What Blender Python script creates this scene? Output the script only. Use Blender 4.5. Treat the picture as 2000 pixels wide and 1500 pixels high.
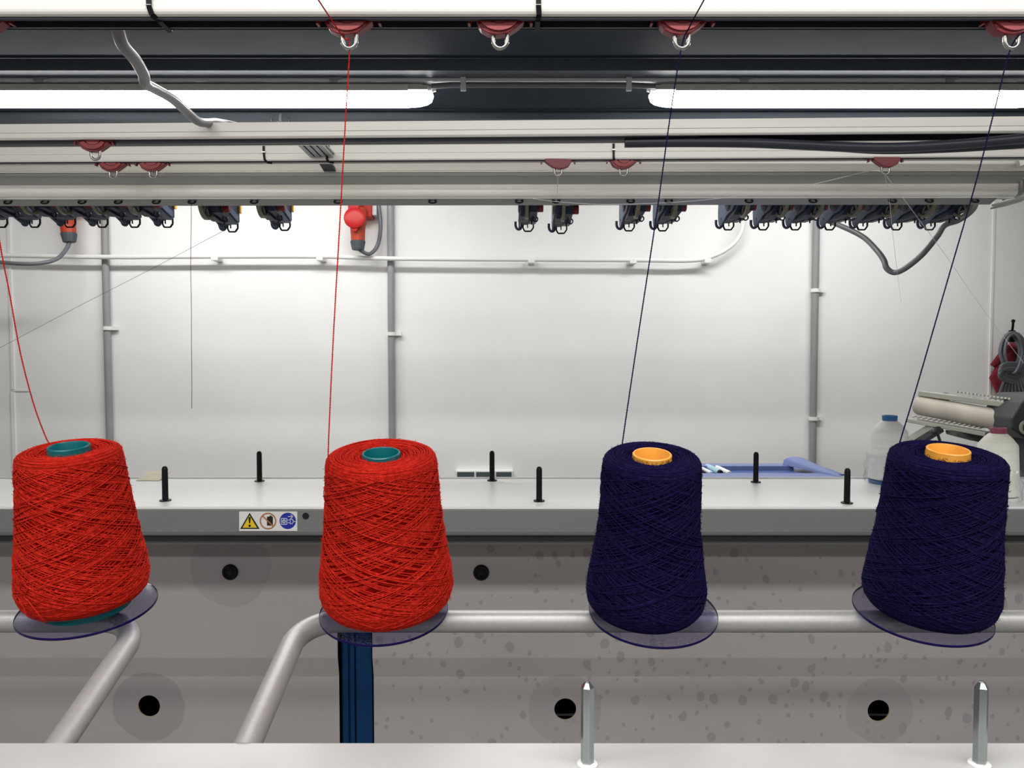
import bpy, math, random
import numpy as np
from mathutils import Vector, Matrix

for o in list(bpy.data.objects):
    bpy.data.objects.remove(o, do_unlink=True)
SC = bpy.context.scene
COL = SC.collection
CZ = 1.60                      # eye height above the floor; z values below are relative to the eye
PIT = math.radians(2.5)
F = 1500.0
R = math.radians
rng = np.random.default_rng(7)
random.seed(7)

# ------------------------------------------------------------------ camera
cd = bpy.data.cameras.new('camera')
cam = bpy.data.objects.new('camera', cd)
COL.objects.link(cam)
cam.location = (0, 0, CZ)
cam.rotation_euler = (math.pi/2 - PIT, 0, 0)
cd.sensor_width = 36.0
cd.lens = 36.0*F/2000.0
cd.clip_start = 0.02
cd.clip_end = 50
SC.camera = cam

# ------------------------------------------------------------------ world, light, exposure
w = bpy.data.worlds.new('world')
SC.world = w
w.use_nodes = True
w.node_tree.nodes['Background'].inputs[0].default_value = (0.8, 0.85, 0.9, 1)
w.node_tree.nodes['Background'].inputs[1].default_value = 0.3
SC.view_settings.view_transform = 'Standard'
SC.view_settings.look = 'None'
SC.view_settings.gamma = 1.0
SC.view_settings.use_curve_mapping = False
SC.view_settings.exposure = 0.0
LAMP_EMIT = 30.0                # the visible battens

def area(name, loc, sx, sy, power, color, rot=(0, 0, 0)):
    l = bpy.data.lights.new(name, 'AREA')
    l.shape = 'RECTANGLE'
    l.size = sx
    l.size_y = sy
    l.energy = power
    l.color = color
    o = bpy.data.objects.new(name, l)
    o.location = (loc[0], loc[1], loc[2]+CZ)
    o.rotation_euler = rot
    COL.objects.link(o)
    return o
# the room's other ceiling battens, above and behind the photographer, save the last
area('unseen_ceiling_light', (-0.6, 0.22, 0.74), 1.5, 0.16, 12, (1, 0.985, 0.96))
area('unseen_ceiling_light', (0.75, 0.22, 0.74), 1.5, 0.16, 12, (1, 0.985, 0.96))
area('unseen_ceiling_light', (-0.9, -0.95, 0.74), 1.5, 0.16, 21, (1, 0.985, 0.96))
area('unseen_ceiling_light', (0.9, -0.95, 0.74), 1.5, 0.16, 21, (1, 0.985, 0.96))
area('unseen_ceiling_light', (-0.15, 1.70, 0.79), 1.3, 0.10, 11, (1, 0.985, 0.96))  # added fill lamp above the frame, brightens the middle of the wall

# ------------------------------------------------------------------ projection helpers
cP, sP = math.cos(PIT), math.sin(PIT)
def slope(py):
    v = (750-py)/F
    return (-sP+v*cP)/(cP+v*sP)
def P(px, py, Y):
    v = (750-py)/F
    k = Y/(cP+v*sP)
    return Vector(((px-1000)/F*k, Y, slope(py)*Y))
def PZ(px, py, z):
    return P(px, py, z/slope(py))

# ------------------------------------------------------------------ materials
def mat(name, col, rough=0.5, metal=0.0, spec=0.5, noise=0.0, nscale=20, bump=0.0, bscale=200,
        stretch=(1, 1, 1), trans=0.0, ior=1.45, alpha=1.0, emit=None, estr=0.0, sheen=0.0, aniso=0.0, rnoise=0.0):
    m = bpy.data.materials.new(name)
    m.use_nodes = True
    nt = m.node_tree
    b = nt.nodes['Principled BSDF']
    b.inputs['Base Color'].default_value = (*col, 1)
    b.inputs['Roughness'].default_value = rough
    b.inputs['Metallic'].default_value = metal
    b.inputs['Specular IOR Level'].default_value = spec
    b.inputs['Transmission Weight'].default_value = trans
    b.inputs['IOR'].default_value = ior
    b.inputs['Alpha'].default_value = alpha
    b.inputs['Sheen Weight'].default_value = sheen
    b.inputs['Anisotropic'].default_value = aniso
    if emit:
        b.inputs['Emission Color'].default_value = (*emit, 1)
        b.inputs['Emission Strength'].default_value = estr
    if noise or bump or rnoise:
        tc = nt.nodes.new('ShaderNodeTexCoord')
        mp = nt.nodes.new('ShaderNodeMapping')
        mp.inputs['Scale'].default_value = stretch
        nt.links.new(tc.outputs['Object'], mp.inputs[0])
    if noise:
        n = nt.nodes.new('ShaderNodeTexNoise')
        n.inputs['Scale'].default_value = nscale
        n.inputs['Detail'].default_value = 5
        nt.links.new(mp.outputs[0], n.inputs['Vector'])
        r = nt.nodes.new('ShaderNodeValToRGB')
        r.color_ramp.elements[0].position = 0.3
        r.color_ramp.elements[1].position = 0.7
        r.color_ramp.elements[0].color = (*[c*(1-noise) for c in col], 1)
        r.color_ramp.elements[1].color = (*[min(1, c*(1+noise)) for c in col], 1)
        nt.links.new(n.outputs['Fac'], r.inputs[0])
        nt.links.new(r.outputs[0], b.inputs['Base Color'])
    if rnoise:
        n = nt.nodes.new('ShaderNodeTexNoise')
        n.inputs['Scale'].default_value = 6
        nt.links.new(mp.outputs[0], n.inputs['Vector'])
        mr = nt.nodes.new('ShaderNodeMapRange')
        mr.inputs[3].default_value = rough-rnoise
        mr.inputs[4].default_value = rough+rnoise
        nt.links.new(n.outputs['Fac'], mr.inputs[0])
        nt.links.new(mr.outputs[0], b.inputs['Roughness'])
    if bump:
        n = nt.nodes.new('ShaderNodeTexNoise')
        n.inputs['Scale'].default_value = bscale
        n.inputs['Detail'].default_value = 3
        nt.links.new(mp.outputs[0], n.inputs['Vector'])
        bp = nt.nodes.new('ShaderNodeBump')
        bp.inputs['Strength'].default_value = bump
        bp.inputs['Distance'].default_value = 0.002
        nt.links.new(n.outputs['Fac'], bp.inputs['Height'])
        nt.links.new(bp.outputs[0], b.inputs['Normal'])
    return m

M = {}
M['wall'] = mat('wall_paint', (0.83, 0.825, 0.81), 0.6, spec=0.3, noise=0.03, nscale=3, bump=0.15, bscale=60)
M['wallseam'] = mat('wall_seam', (0.8, 0.79, 0.78), 0.6, bump=0.4, bscale=30)
M['roomwall'] = mat('room_wall_paint', (0.80, 0.79, 0.78), 0.7, noise=0.02, nscale=3)
M['sidewall'] = mat('side_wall_paint', (0.45, 0.45, 0.45), 0.7, noise=0.02, nscale=3)
M['floor'] = mat('floor_paint', (0.35, 0.34, 0.33), 0.5, noise=0.1, nscale=8)
M['ceil'] = mat('ceiling_slate_sheet', (0.024, 0.031, 0.042), 0.7, spec=0.06, noise=0.06, nscale=4, stretch=(1, 4, 1), rnoise=0.06)
M['ceilrib'] = mat('ceiling_rib_sheet', (0.07, 0.083, 0.10), 0.5, spec=0.25, noise=0.05, nscale=4)
M['trunk'] = mat('trunking_plastic', (0.55, 0.56, 0.56), 0.5, noise=0.05, nscale=10)
M['housing'] = mat('lamp_housing', (0.52, 0.50, 0.46), 0.45, noise=0.03, nscale=10)
M['diff'] = mat('lamp_diffuser', (0.9, 0.9, 0.9), 0.5, emit=(1, 0.99, 0.97), estr=LAMP_EMIT)
M['alu'] = mat('brushed_aluminium', (0.83, 0.815, 0.77), 0.45, metal=0.12, noise=0.045, nscale=30, stretch=(0.05, 4, 4), bump=0.06, bscale=300)
M['aluw'] = mat('front_rail_aluminium', (0.75, 0.73, 0.68), 0.45, metal=0.1, noise=0.03, nscale=30, stretch=(0.05, 4, 4))
M['alud'] = mat('shaded_grey_aluminium', (0.36, 0.365, 0.355), 0.4, metal=0.4, noise=0.05, nscale=25, stretch=(0.05, 4, 4))  # darker aluminium, paints shade into the beam's downward-facing faces
M['slot'] = mat('black_strip', (0.018, 0.018, 0.025), 0.5, spec=0.2, noise=0.1, nscale=20)  # near-black, stands in for shade in the rail slots
M['tube'] = mat('satin_steel_tube', (0.46, 0.45, 0.44), 0.45, metal=0.5, noise=0.05, nscale=200, bump=0.06, bscale=900)
M['shelf'] = mat('shelf_steel', (0.53, 0.52, 0.51), 0.42, metal=0.12, noise=0.04, nscale=12, bump=0.03, bscale=500, rnoise=0.08)
M['table'] = mat('machine_cover_top', (0.80, 0.795, 0.785), 0.34, metal=0.1, noise=0.02, nscale=9, rnoise=0.06)
M['fascia'] = mat('machine_cover_fascia', (0.185, 0.192, 0.19), 0.42, metal=0.1, noise=0.04, nscale=20, stretch=(0.2, 1, 1))
M['gap'] = mat('dark_joint', (0.03, 0.03, 0.032), 0.6, noise=0.1, nscale=20)
M['black'] = mat('black_plastic', (0.005, 0.005, 0.007), 0.42, spec=0.22, noise=0.1, nscale=60)
M['blackm'] = mat('matte_black', (0.006, 0.006, 0.007), 0.8, noise=0.1, nscale=20)
M['bluepost'] = mat('blue_post_paint', (0.002, 0.032, 0.10), 0.5, spec=0.2, noise=0.06, nscale=10)
M['chrome'] = mat('chrome_wire', (0.42, 0.41, 0.39), 0.27, metal=1.0, noise=0.03, nscale=80)
M['zinc'] = mat('zinc_hex_bar', (0.33, 0.36, 0.37), 0.28, metal=0.9, noise=0.06, nscale=120, stretch=(1, 1, 0.1))
M['redp'] = mat('dark_red_plastic', (0.18, 0.012, 0.018), 0.35, noise=0.08, nscale=60)
M['redl'] = mat('lit_red_plastic', (0.30, 0.045, 0.05), 0.45, noise=0.08, nscale=60)  # paler red, light painted onto the guide's boss and rim
M['ceered'] = mat('socket_red', (0.42, 0.018, 0.018), 0.35, spec=0.25, noise=0.04, nscale=40)
M['ceeor'] = mat('plug_orange_red', (0.42, 0.045, 0.018), 0.4, noise=0.04, nscale=40)
M['ceegr'] = mat('plug_gland_grey', (0.065, 0.08, 0.09), 0.5, noise=0.05, nscale=40)
M['cable'] = mat('grey_cable', (0.12, 0.13, 0.145), 0.4, noise=0.05, nscale=30)
M['cabled'] = mat('dark_cable', (0.028, 0.033, 0.047), 0.4, noise=0.08, nscale=30)
M['cablel'] = mat('light_grey_cable', (0.155, 0.15, 0.16), 0.33, noise=0.04, nscale=30)
M['conduit'] = mat('white_conduit', (0.78, 0.77, 0.75), 0.4, noise=0.02, nscale=20)
M['pipe'] = mat('grey_conduit', (0.27, 0.28, 0.285), 0.4, noise=0.04, nscale=20)
M['teal'] = mat('teal_tube_plastic', (0.0, 0.125, 0.14), 0.3, noise=0.04, nscale=60)
M['yellow'] = mat('amber_tube_plastic', (0.85, 0.38, 0.055), 0.32, noise=0.05, nscale=90)
M['plate'] = mat('feeder_slate_plate', (0.062, 0.083, 0.14), 0.45, spec=0.3, noise=0.06, nscale=80)
M['navyp'] = mat('feeder_navy_housing', (0.011, 0.017, 0.045), 0.45, spec=0.3, noise=0.12, nscale=80)
M['olive'] = mat('feeder_wheel_ceramic', (0.17, 0.16, 0.11), 0.35, noise=0.1, nscale=80)
M['amber'] = mat('feeder_amber_lens', (0.85, 0.45, 0.03), 0.3, noise=0.03, nscale=40)
M['bluetray'] = mat('blue_tray_plastic', (0.13, 0.175, 0.37), 0.4, noise=0.03, nscale=15)
M['bluetrayd'] = mat('blue_tray_floor', (0.07, 0.125, 0.33), 0.35, noise=0.03, nscale=15)
M['ltblue'] = mat('light_blue_plastic', (0.35, 0.55, 0.68), 0.4, noise=0.04, nscale=50)
M['white'] = mat('white_plastic', (0.8, 0.8, 0.79), 0.4, noise=0.02, nscale=30)
M['paper'] = mat('sticker_white', (0.70, 0.70, 0.68), 0.5, noise=0.02, nscale=60)
M['styellow'] = mat('sticker_yellow', (0.72, 0.52, 0.02), 0.5, noise=0.02, nscale=60)
M['stblack'] = mat('sticker_black', (0.008, 0.008, 0.008), 0.5, noise=0.02, nscale=60)
M['storange'] = mat('sticker_orange_brown', (0.40, 0.15, 0.05), 0.5, noise=0.02, nscale=60)
M['stblue'] = mat('sticker_blue', (0.012, 0.022, 0.30), 0.5, noise=0.02, nscale=60)
M['whitey'] = mat('white_thread_wound', (0.92, 0.91, 0.89), 0.55, noise=0.05, nscale=8, stretch=(1, 1, 30), bump=0.5, bscale=60)
M['creamy'] = mat('cream_thread_wound', (0.90, 0.90, 0.80), 0.55, noise=0.04, nscale=8, stretch=(1, 1, 30), bump=0.5, bscale=60)
M['bluecap'] = mat('blue_cap', (0.02, 0.12, 0.33), 0.35, noise=0.04, nscale=50)
M['maroon'] = mat('maroon_cap', (0.28, 0.06, 0.11), 0.4, noise=0.04, nscale=50)
M['oliveg'] = mat('winder_olive_paint', (0.36, 0.36, 0.30), 0.45, noise=0.06, nscale=25)
M['roller'] = mat('winder_roller', (0.42, 0.385, 0.32), 0.5, noise=0.16, nscale=22, stretch=(1, 0.02, 0.02))
M['charcoal'] = mat('winder_charcoal', (0.035, 0.038, 0.042), 0.45, noise=0.08, nscale=25)
M['darkgr'] = mat('winder_dark_grey', (0.10, 0.105, 0.095), 0.5, noise=0.08, nscale=25)
M['redcloth'] = mat('dark_red_cloth', (0.20, 0.008, 0.02), 0.8, noise=0.2, nscale=25, bump=0.3, bscale=200, sheen=0.3)
M['wood'] = mat('plywood_edge', (0.45, 0.33, 0.16), 0.6, noise=0.15, nscale=20)
M['beige'] = mat('folded_card', (0.55, 0.50, 0.36), 0.6, noise=0.1, nscale=20)

def clear(name, tint, edge=False):
    m = bpy.data.materials.new(name)
    m.use_nodes = True
    nt = m.node_tree
    for n in list(nt.nodes):
        if n.type == 'BSDF_PRINCIPLED':
            nt.nodes.remove(n)
    out = nt.nodes['Material Output']
    tr = nt.nodes.new('ShaderNodeBsdfTransparent')
    tr.inputs[0].default_value = (*tint, 1)
    gl = nt.nodes.new('ShaderNodeBsdfGlossy')
    gl.inputs['Roughness'].default_value = 0.08
    fr = nt.nodes.new('ShaderNodeLayerWeight')
    fr.inputs[0].default_value = 0.12
    n = nt.nodes.new('ShaderNodeTexNoise')
    n.inputs['Scale'].default_value = 60
    mr = nt.nodes.new('ShaderNodeMapRange')
    mr.inputs[1].default_value = 0.45
    mr.inputs[2].default_value = 0.75
    mr.inputs[3].default_value = 0.0
    mr.inputs[4].default_value = 0.07
    nt.links.new(n.outputs['Fac'], mr.inputs[0])
    df = nt.nodes.new('ShaderNodeBsdfDiffuse')
    df.inputs[0].default_value = (0.7, 0.7, 0.75, 1)
    m0 = nt.nodes.new('ShaderNodeMixShader')
    nt.links.new(mr.outputs[0], m0.inputs[0])
    nt.links.new(tr.outputs[0], m0.inputs[1])
    nt.links.new(df.outputs[0], m0.inputs[2])
    mx = nt.nodes.new('ShaderNodeMixShader')
    fm = nt.nodes.new('ShaderNodeMath')
    fm.operation = 'MULTIPLY_ADD'
    fm.inputs[1].default_value = 0.12
    fm.inputs[2].default_value = 0.02
    nt.links.new(fr.outputs['Facing'], fm.inputs[0])
    nt.links.new(fm.outputs[0], mx.inputs[0])
    nt.links.new(m0.outputs[0], mx.inputs[1])
    nt.links.new(gl.outputs[0], mx.inputs[2])
    nt.links.new(mx.outputs[0], out.inputs[0])
    return m
M['acryl'] = clear('violet_tinted_acrylic', (0.68, 0.665, 0.77))
M['film'] = clear('clear_plastic_film', (0.93, 0.94, 0.95))
M['edge'] = mat('indigo_acrylic_edge', (0.006, 0.003, 0.06), 0.3, spec=0.2, noise=0.05, nscale=30)

def yarnmat(name, col, colb, sheen):
    m = mat(name, col, 0.9, spec=0.08, noise=0.0, bump=0.6, bscale=1500, sheen=sheen)
    nt = m.node_tree
    b = nt.nodes['Principled BSDF']
    tc = nt.nodes.new('ShaderNodeTexCoord')
    n = nt.nodes.new('ShaderNodeTexNoise')
    n.inputs['Scale'].default_value = 260
    n.inputs['Detail'].default_value = 2
    nt.links.new(tc.outputs['Object'], n.inputs['Vector'])
    r = nt.nodes.new('ShaderNodeValToRGB')
    r.color_ramp.elements[0].position = 0.35
    r.color_ramp.elements[1].position = 0.68
    r.color_ramp.elements[0].color = (*colb, 1)
    r.color_ramp.elements[1].color = (*col, 1)
    nt.links.new(n.outputs['Fac'], r.inputs[0])
    nt.links.new(r.outputs[0], b.inputs['Base Color'])
    b.inputs['Sheen Tint'].default_value = (*[min(1, c*2+0.02) for c in col], 1)
    return m
M['red'] = yarnmat('red_wool', (0.62, 0.028, 0.015), (0.43, 0.013, 0.007), 0.12)
M['reddeep'] = mat('red_wool_gap_shade', (0.21, 0.003, 0.002), 0.9, spec=0.05, noise=0.25, nscale=300, bump=0.8, bscale=600)  # darker red, shade painted into the gaps between threads
M['navy'] = yarnmat('navy_wool', (0.0125, 0.0085, 0.060), (0.006, 0.004, 0.030), 0.12)
M['navydeep'] = mat('navy_wool_gap_shade', (0.004, 0.0025, 0.022), 0.9, spec=0.03, noise=0.25, nscale=300, bump=0.8, bscale=600)  # darker navy, same painted shade between the threads
M['thinw'] = mat('fine_white_yarn', (0.75, 0.74, 0.72), 0.7, noise=0.02, nscale=60)
M['thing'] = mat('fine_grey_yarn', (0.10, 0.09, 0.09), 0.7, noise=0.02, nscale=60)

# machine back panel: mauve grey paint with oily spots and soaked rings around the holes (marks that stay put)
def panelmat(name, spots, rings):
    m = mat(name, (0.345, 0.315, 0.312), 0.5, spec=0.35)
    nt = m.node_tree
    L = nt.links.new
    b = nt.nodes['Principled BSDF']
    tc = nt.nodes.new('ShaderNodeTexCoord')
    fac = None
    def add(sock):
        nonlocal fac
        if fac is None:
            fac = sock
        else:
            mx = nt.nodes.new('ShaderNodeMath')
            mx.operation = 'MAXIMUM'
            L(fac, mx.inputs[0])
            L(sock, mx.inputs[1])
            fac = mx.outputs[0]
    nz = nt.nodes.new('ShaderNodeTexNoise')
    nz.inputs['Scale'].default_value = 16
    nz.inputs['Detail'].default_value = 4
    L(tc.outputs['Object'], nz.inputs['Vector'])
    sc = nt.nodes.new('ShaderNodeVectorMath')
    sc.operation = 'SCALE'
    sc.inputs['Scale'].default_value = 0.018
    sb = nt.nodes.new('ShaderNodeVectorMath')
    sb.operation = 'SUBTRACT'
    sb.inputs[1].default_value = (0.5, 0.5, 0.5)
    L(nz.outputs['Color'], sb.inputs[0])
    L(sb.outputs[0], sc.inputs[0])
    ad = nt.nodes.new('ShaderNodeVectorMath')
    ad.operation = 'ADD'
    L(tc.outputs['Object'], ad.inputs[0])
    L(sc.outputs[0], ad.inputs[1])
    for (x, y, z, rad, amt) in rings:
        d = nt.nodes.new('ShaderNodeVectorMath')
        d.operation = 'DISTANCE'
        d.inputs[1].default_value = (x, y, z)
        L(ad.outputs[0], d.inputs[0])
        r = nt.nodes.new('ShaderNodeMapRange')
        r.inputs[1].default_value = rad
        r.inputs[2].default_value = rad+0.0015
        r.inputs[3].default_value = amt
        r.inputs[4].default_value = 0.0
        L(d.outputs['Value'], r.inputs[0])
        add(r.outputs[0])
    if spots:
        for s, th in ((34, 0.26), (60, 0.22)):
            mp = nt.nodes.new('ShaderNodeMapping')
            mp.inputs['Scale'].default_value = (1, 0.02, 0.8)
            L(ad.outputs[0], mp.inputs[0])
            v = nt.nodes.new('ShaderNodeTexVoronoi')
            v.inputs['Scale'].default_value = s
            v.inputs['Randomness'].default_value = 1.0
            L(mp.outputs[0], v.inputs['Vector'])
            r = nt.nodes.new('ShaderNodeMapRange')
            r.inputs[1].default_value = th
            r.inputs[2].default_value = th+0.04
            r.inputs[3].default_value = 0.55
            r.inputs[4].default_value = 0.0
            L(v.outputs['Distance'], r.inputs[0])
            # only some of the cells carry a spot
            g = nt.nodes.new('ShaderNodeSeparateColor')
            L(v.outputs['Color'], g.inputs[0])
            t = nt.nodes.new('ShaderNodeMath')
            t.operation = 'GREATER_THAN'
            t.inputs[1].default_value = 0.62
            L(g.outputs[0], t.inputs[0])
            mu = nt.nodes.new('ShaderNodeMath')
            mu.operation = 'MULTIPLY'
            L(r.outputs[0], mu.inputs[0])
            L(t.outputs[0], mu.inputs[1])
            add(mu.outputs[0])
    n2 = nt.nodes.new('ShaderNodeTexNoise')
    n2.inputs['Scale'].default_value = 5
    L(tc.outputs['Object'], n2.inputs['Vector'])
    base = nt.nodes.new('ShaderNodeValToRGB')
    base.color_ramp.elements[0].color = (0.36, 0.333, 0.330, 1)
    base.color_ramp.elements[1].color = (0.405, 0.378, 0.376, 1)
    L(n2.outputs['Fac'], base.inputs[0])
    mix = nt.nodes.new('ShaderNodeMix')
    mix.data_type = 'RGBA'
    L(fac, mix.inputs['Factor'])
    L(base.outputs[0], mix.inputs['A'])
    mix.inputs['B'].default_value = (0.235, 0.214, 0.224, 1)
    L(mix.outputs['Result'], b.inputs['Base Color'])
    return m

# ------------------------------------------------------------------ mesh builder
class MB:
    def __init__(s):
        s.v = []; s.f = []; s.m = []
        s.n = 0
    def add(s, V, Fs, mi=0):
        b = s.n
        V = np.asarray(V, float)
        s.v.append(V); s.n += len(V)
        for f in Fs:
            s.f.append([b+i for i in f]); s.m.append(mi)
    def box(s, x0, x1, y0, y1, z0, z1, mi=0):
        V = [(x, y, z) for x in (x0, x1) for y in (y0, y1) for z in (z0, z1)]
        s.add(V, [(0, 1, 3, 2), (4, 6, 7, 5), (0, 4, 5, 1), (2, 3, 7, 6), (0, 2, 6, 4), (1, 5, 7, 3)], mi)
        return s
    def bar(s, a, b, w, h, up=(0, 0, 1), mi=0):
        a = Vector(a); b = Vector(b)
        d = (b-a).normalized()
        u = Vector(up)
        x = d.cross(u).normalized(); u = x.cross(d).normalized()
        V = []
        for p in (a, b):
            for i, j in ((-1, -1), (1, -1), (1, 1), (-1, 1)):
                V.append(p+x*(w/2*i)+u*(h/2*j))
        s.add([tuple(v) for v in V], [(0, 1, 2, 3), (7, 6, 5, 4), (0, 4, 5, 1), (1, 5, 6, 2), (2, 6, 7, 3), (3, 7, 4, 0)], mi)
        return s
    def prism(s, poly, axis, a, b, mi=0, sh=None):
        # poly: 2D points; extruded along axis 'x','y','z' from a to b ; sh = (dYa, dYb) shift in Y for axis x
        n = len(poly)
        V = []
        for k, t in enumerate((a, b)):
            for (p, q) in poly:
                if axis == 'x': V.append((t, p+(sh[k] if sh else 0), q))
                elif axis == 'y': V.append((p, t, q))
                else: V.append((p, q, t))
        Fs = [tuple(range(n)), tuple(range(2*n-1, n-1, -1))]
        for i in range(n):
            j = (i+1) % n
            Fs.append((i, i+n, j+n, j))
        s.add(V, Fs, mi)
        return s
    def lathe(s, prof, seg=48, c=(0, 0, 0), axis=(0, 0, 1), mi=0, cap0=True, cap1=True, jit=None):
        # prof: [(h, r)...] along axis
        ax = Vector(axis).normalized()
        u = ax.orthogonal().normalized(); v = ax.cross(u)
        c = Vector(c)
        V = []; Fs = []
        for (h, r) in prof:
            for k in range(seg):
                a = 2*math.pi*k/seg
                rr = r*(1+(jit(h, a) if jit else 0))
                V.append(tuple(c+ax*h+(u*math.cos(a)+v*math.sin(a))*rr))
        m = len(prof)
        for i in range(m-1):
            for k in range(seg):
                l = (k+1) % seg
                Fs.append((i*seg+k, i*seg+l, (i+1)*seg+l, (i+1)*seg+k))
        if cap0: Fs.append(tuple(range(seg-1, -1, -1)))
        if cap1: Fs.append(tuple((m-1)*seg+k for k in range(seg)))
        s.add(V, Fs, mi)
        return s
    def ring(s, c, axis, ro, ri, t, seg=32, mi=0):
        s.lathe([(-t/2, ri), (-t/2, ro), (t/2, ro), (t/2, ri), (-t/2, ri)], seg, c, axis, mi, False, False)
        return s
    def tube(s, pts, r, n=8, closed=False, mi=0, caps=True):
        V, Q = tube_arrays(np.array([tuple(p) for p in pts], float), r, n, closed)
        Fs = [tuple(q) for q in Q]
        if caps and not closed:
            L = len(V)
            Fs += [tuple(range(n-1, -1, -1)), tuple(range(L-n, L))]
        s.add(V, Fs, mi)
        return s
    def ball(s, c, r, seg=16, mi=0, sc=(1, 1, 1)):
        k = seg//2
        V = []; Fs = []
        for i in range(k+1):
            t = math.pi*i/k
            for j in range(seg):
                a = 2*math.pi*j/seg
                V.append((c[0]+r*sc[0]*math.sin(t)*math.cos(a), c[1]+r*sc[1]*math.sin(t)*math.sin(a), c[2]+r*sc[2]*math.cos(t)))
        for i in range(k):
            for j in range(seg):
                l = (j+1) % seg
                Fs.append((i*seg+j, (i+1)*seg+j, (i+1)*seg+l, i*seg+l))
        s.add(V, Fs, mi)
        return s
    def build(s, name, mats, parent=None, smooth=None, local=False, bevel=0):
        V = np.vstack(s.v)
        if not local:
            V = V+np.array([0, 0, CZ])
            p = parent
            while p is not None:
                V = V-np.array(p.location)
                p = p.parent
        me = bpy.data.meshes.new(name)
        me.from_pydata(V.tolist(), [], s.f)
        if not isinstance(mats, (list, tuple)): mats = [mats]
        for m in mats: me.materials.append(m)
        me.polygons.foreach_set('material_index', s.m)
        return link(name, me, parent, smooth, bevel)

def link(name, me, parent, smooth=None, bevel=0):
    o = bpy.data.objects.new(name, me)
    COL.objects.link(o)
    if parent is not None: o.parent = parent
    if smooth:
        me.polygons.foreach_set('use_smooth', [True]*len(me.polygons))
        if smooth is not True:
            me.set_sharp_from_angle(angle=R(smooth))
    if bevel:
        md = o.modifiers.new('bevel', 'BEVEL')
        md.width = bevel; md.segments = 2; md.limit_method = 'ANGLE'
    me.update()
    return o

def tube_arrays(P_, r, n=8, closed=False):
    N = len(P_)
    if closed:
        T = np.roll(P_, -1, 0)-np.roll(P_, 1, 0)
    else:
        T = np.gradient(P_, axis=0)
    T /= np.linalg.norm(T, axis=1)[:, None]+1e-12
    # frames: parallel transport
    U = np.zeros_like(P_)
    u = np.cross(T[0], [0.13, 0.27, 0.95]); u /= np.linalg.norm(u)
    for i in range(N):
        u = u-T[i]*np.dot(u, T[i]); u /= np.linalg.norm(u)
        U[i] = u
    W = np.cross(T, U)
    a = np.arange(n)*2*np.pi/n
    rr = np.broadcast_to(np.asarray(r, float), (N,))
    V = P_[:, None, :]+rr[:, None, None]*(np.cos(a)[None, :, None]*U[:, None, :]+np.sin(a)[None, :, None]*W[:, None, :])
    V = V.reshape(-1, 3)
    m = N if closed else N-1
    i = np.arange(m)[:, None]*n; j = ((np.arange(m)+1) % N)[:, None]*n
    k = np.arange(n)[None, :]; l = (k+1) % n
    Q = np.stack([i+k, i+l, j+l, j+k], -1).reshape(-1, 4)
    return V, Q

def fast_mesh(name, V, Q):
    me = bpy.data.meshes.new(name)
    V = np.asarray(V, np.float32); Q = np.asarray(Q, np.int32)
    me.vertices.add(len(V)); me.vertices.foreach_set('co', V.ravel())
    me.loops.add(Q.size); me.loops.foreach_set('vertex_index', Q.ravel())
    k = Q.shape[1]
    me.polygons.add(len(Q))
    me.polygons.foreach_set('loop_start', np.arange(len(Q), dtype=np.int32)*k)
    me.polygons.foreach_set('loop_total', np.full(len(Q), k, np.int32))
    me.update(calc_edges=True)
    me.validate()
    return me

def spline(pts, n=12):
    # Catmull-Rom through points
    Pn = [np.array(tuple(p), float) for p in pts]
    Pn = [2*Pn[0]-Pn[1]]+Pn+[2*Pn[-1]-Pn[-2]]
    out = []
    for i in range(1, len(Pn)-2):
        a, b, c, d = Pn[i-1:i+3]
        for t in np.linspace(0, 1, n, endpoint=False):
            out.append(0.5*((2*b)+(-a+c)*t+(2*a-5*b+4*c-d)*t*t+(-a+3*b-3*c+d)*t**3))
    out.append(Pn[-2])
    return np.array(out)

def fillet(pts, rad, n=12):
    out = [Vector(pts[0])]
    for i in range(1, len(pts)-1):
        p, a, b = Vector(pts[i]), Vector(pts[i-1]), Vector(pts[i+1])
        d1 = (a-p).normalized(); d2 = (b-p).normalized()
        ang = d1.angle(d2)
        L = rad/math.tan(ang/2)
        q1 = p+d1*L; q2 = p+d2*L
        c = p+(d1+d2).normalized()*(rad/math.sin(ang/2))
        v1 = q1-c; v2 = q2-c
        tot = v1.angle(v2)
        for k in range(n+1):
            t = k/n
            v = (v1*math.sin((1-t)*tot)+v2*math.sin(t*tot))/math.sin(tot)
            out.append(c+v)
    out.append(Vector(pts[-1]))
    return out

def tag(o, label=None, cat=None, group=None, kind=None):
    if label: o['label'] = label
    if cat: o['category'] = cat
    if group: o['group'] = group
    if kind: o['kind'] = kind
    return o
def thing(name, loc, label, cat, group=None, rot=(0, 0, 0)):
    o = bpy.data.objects.new(name, None)
    o.empty_display_size = 0.02
    COL.objects.link(o)
    o.location = (loc[0], loc[1], loc[2]+CZ)
    o.rotation_euler = rot
    return tag(o, label, cat, group)
def copy_tree(o, parent=None):
    c = o.copy(); COL.objects.link(c); c.parent = parent
    for ch in list(o.children): copy_tree(ch, c)
    return c

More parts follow.
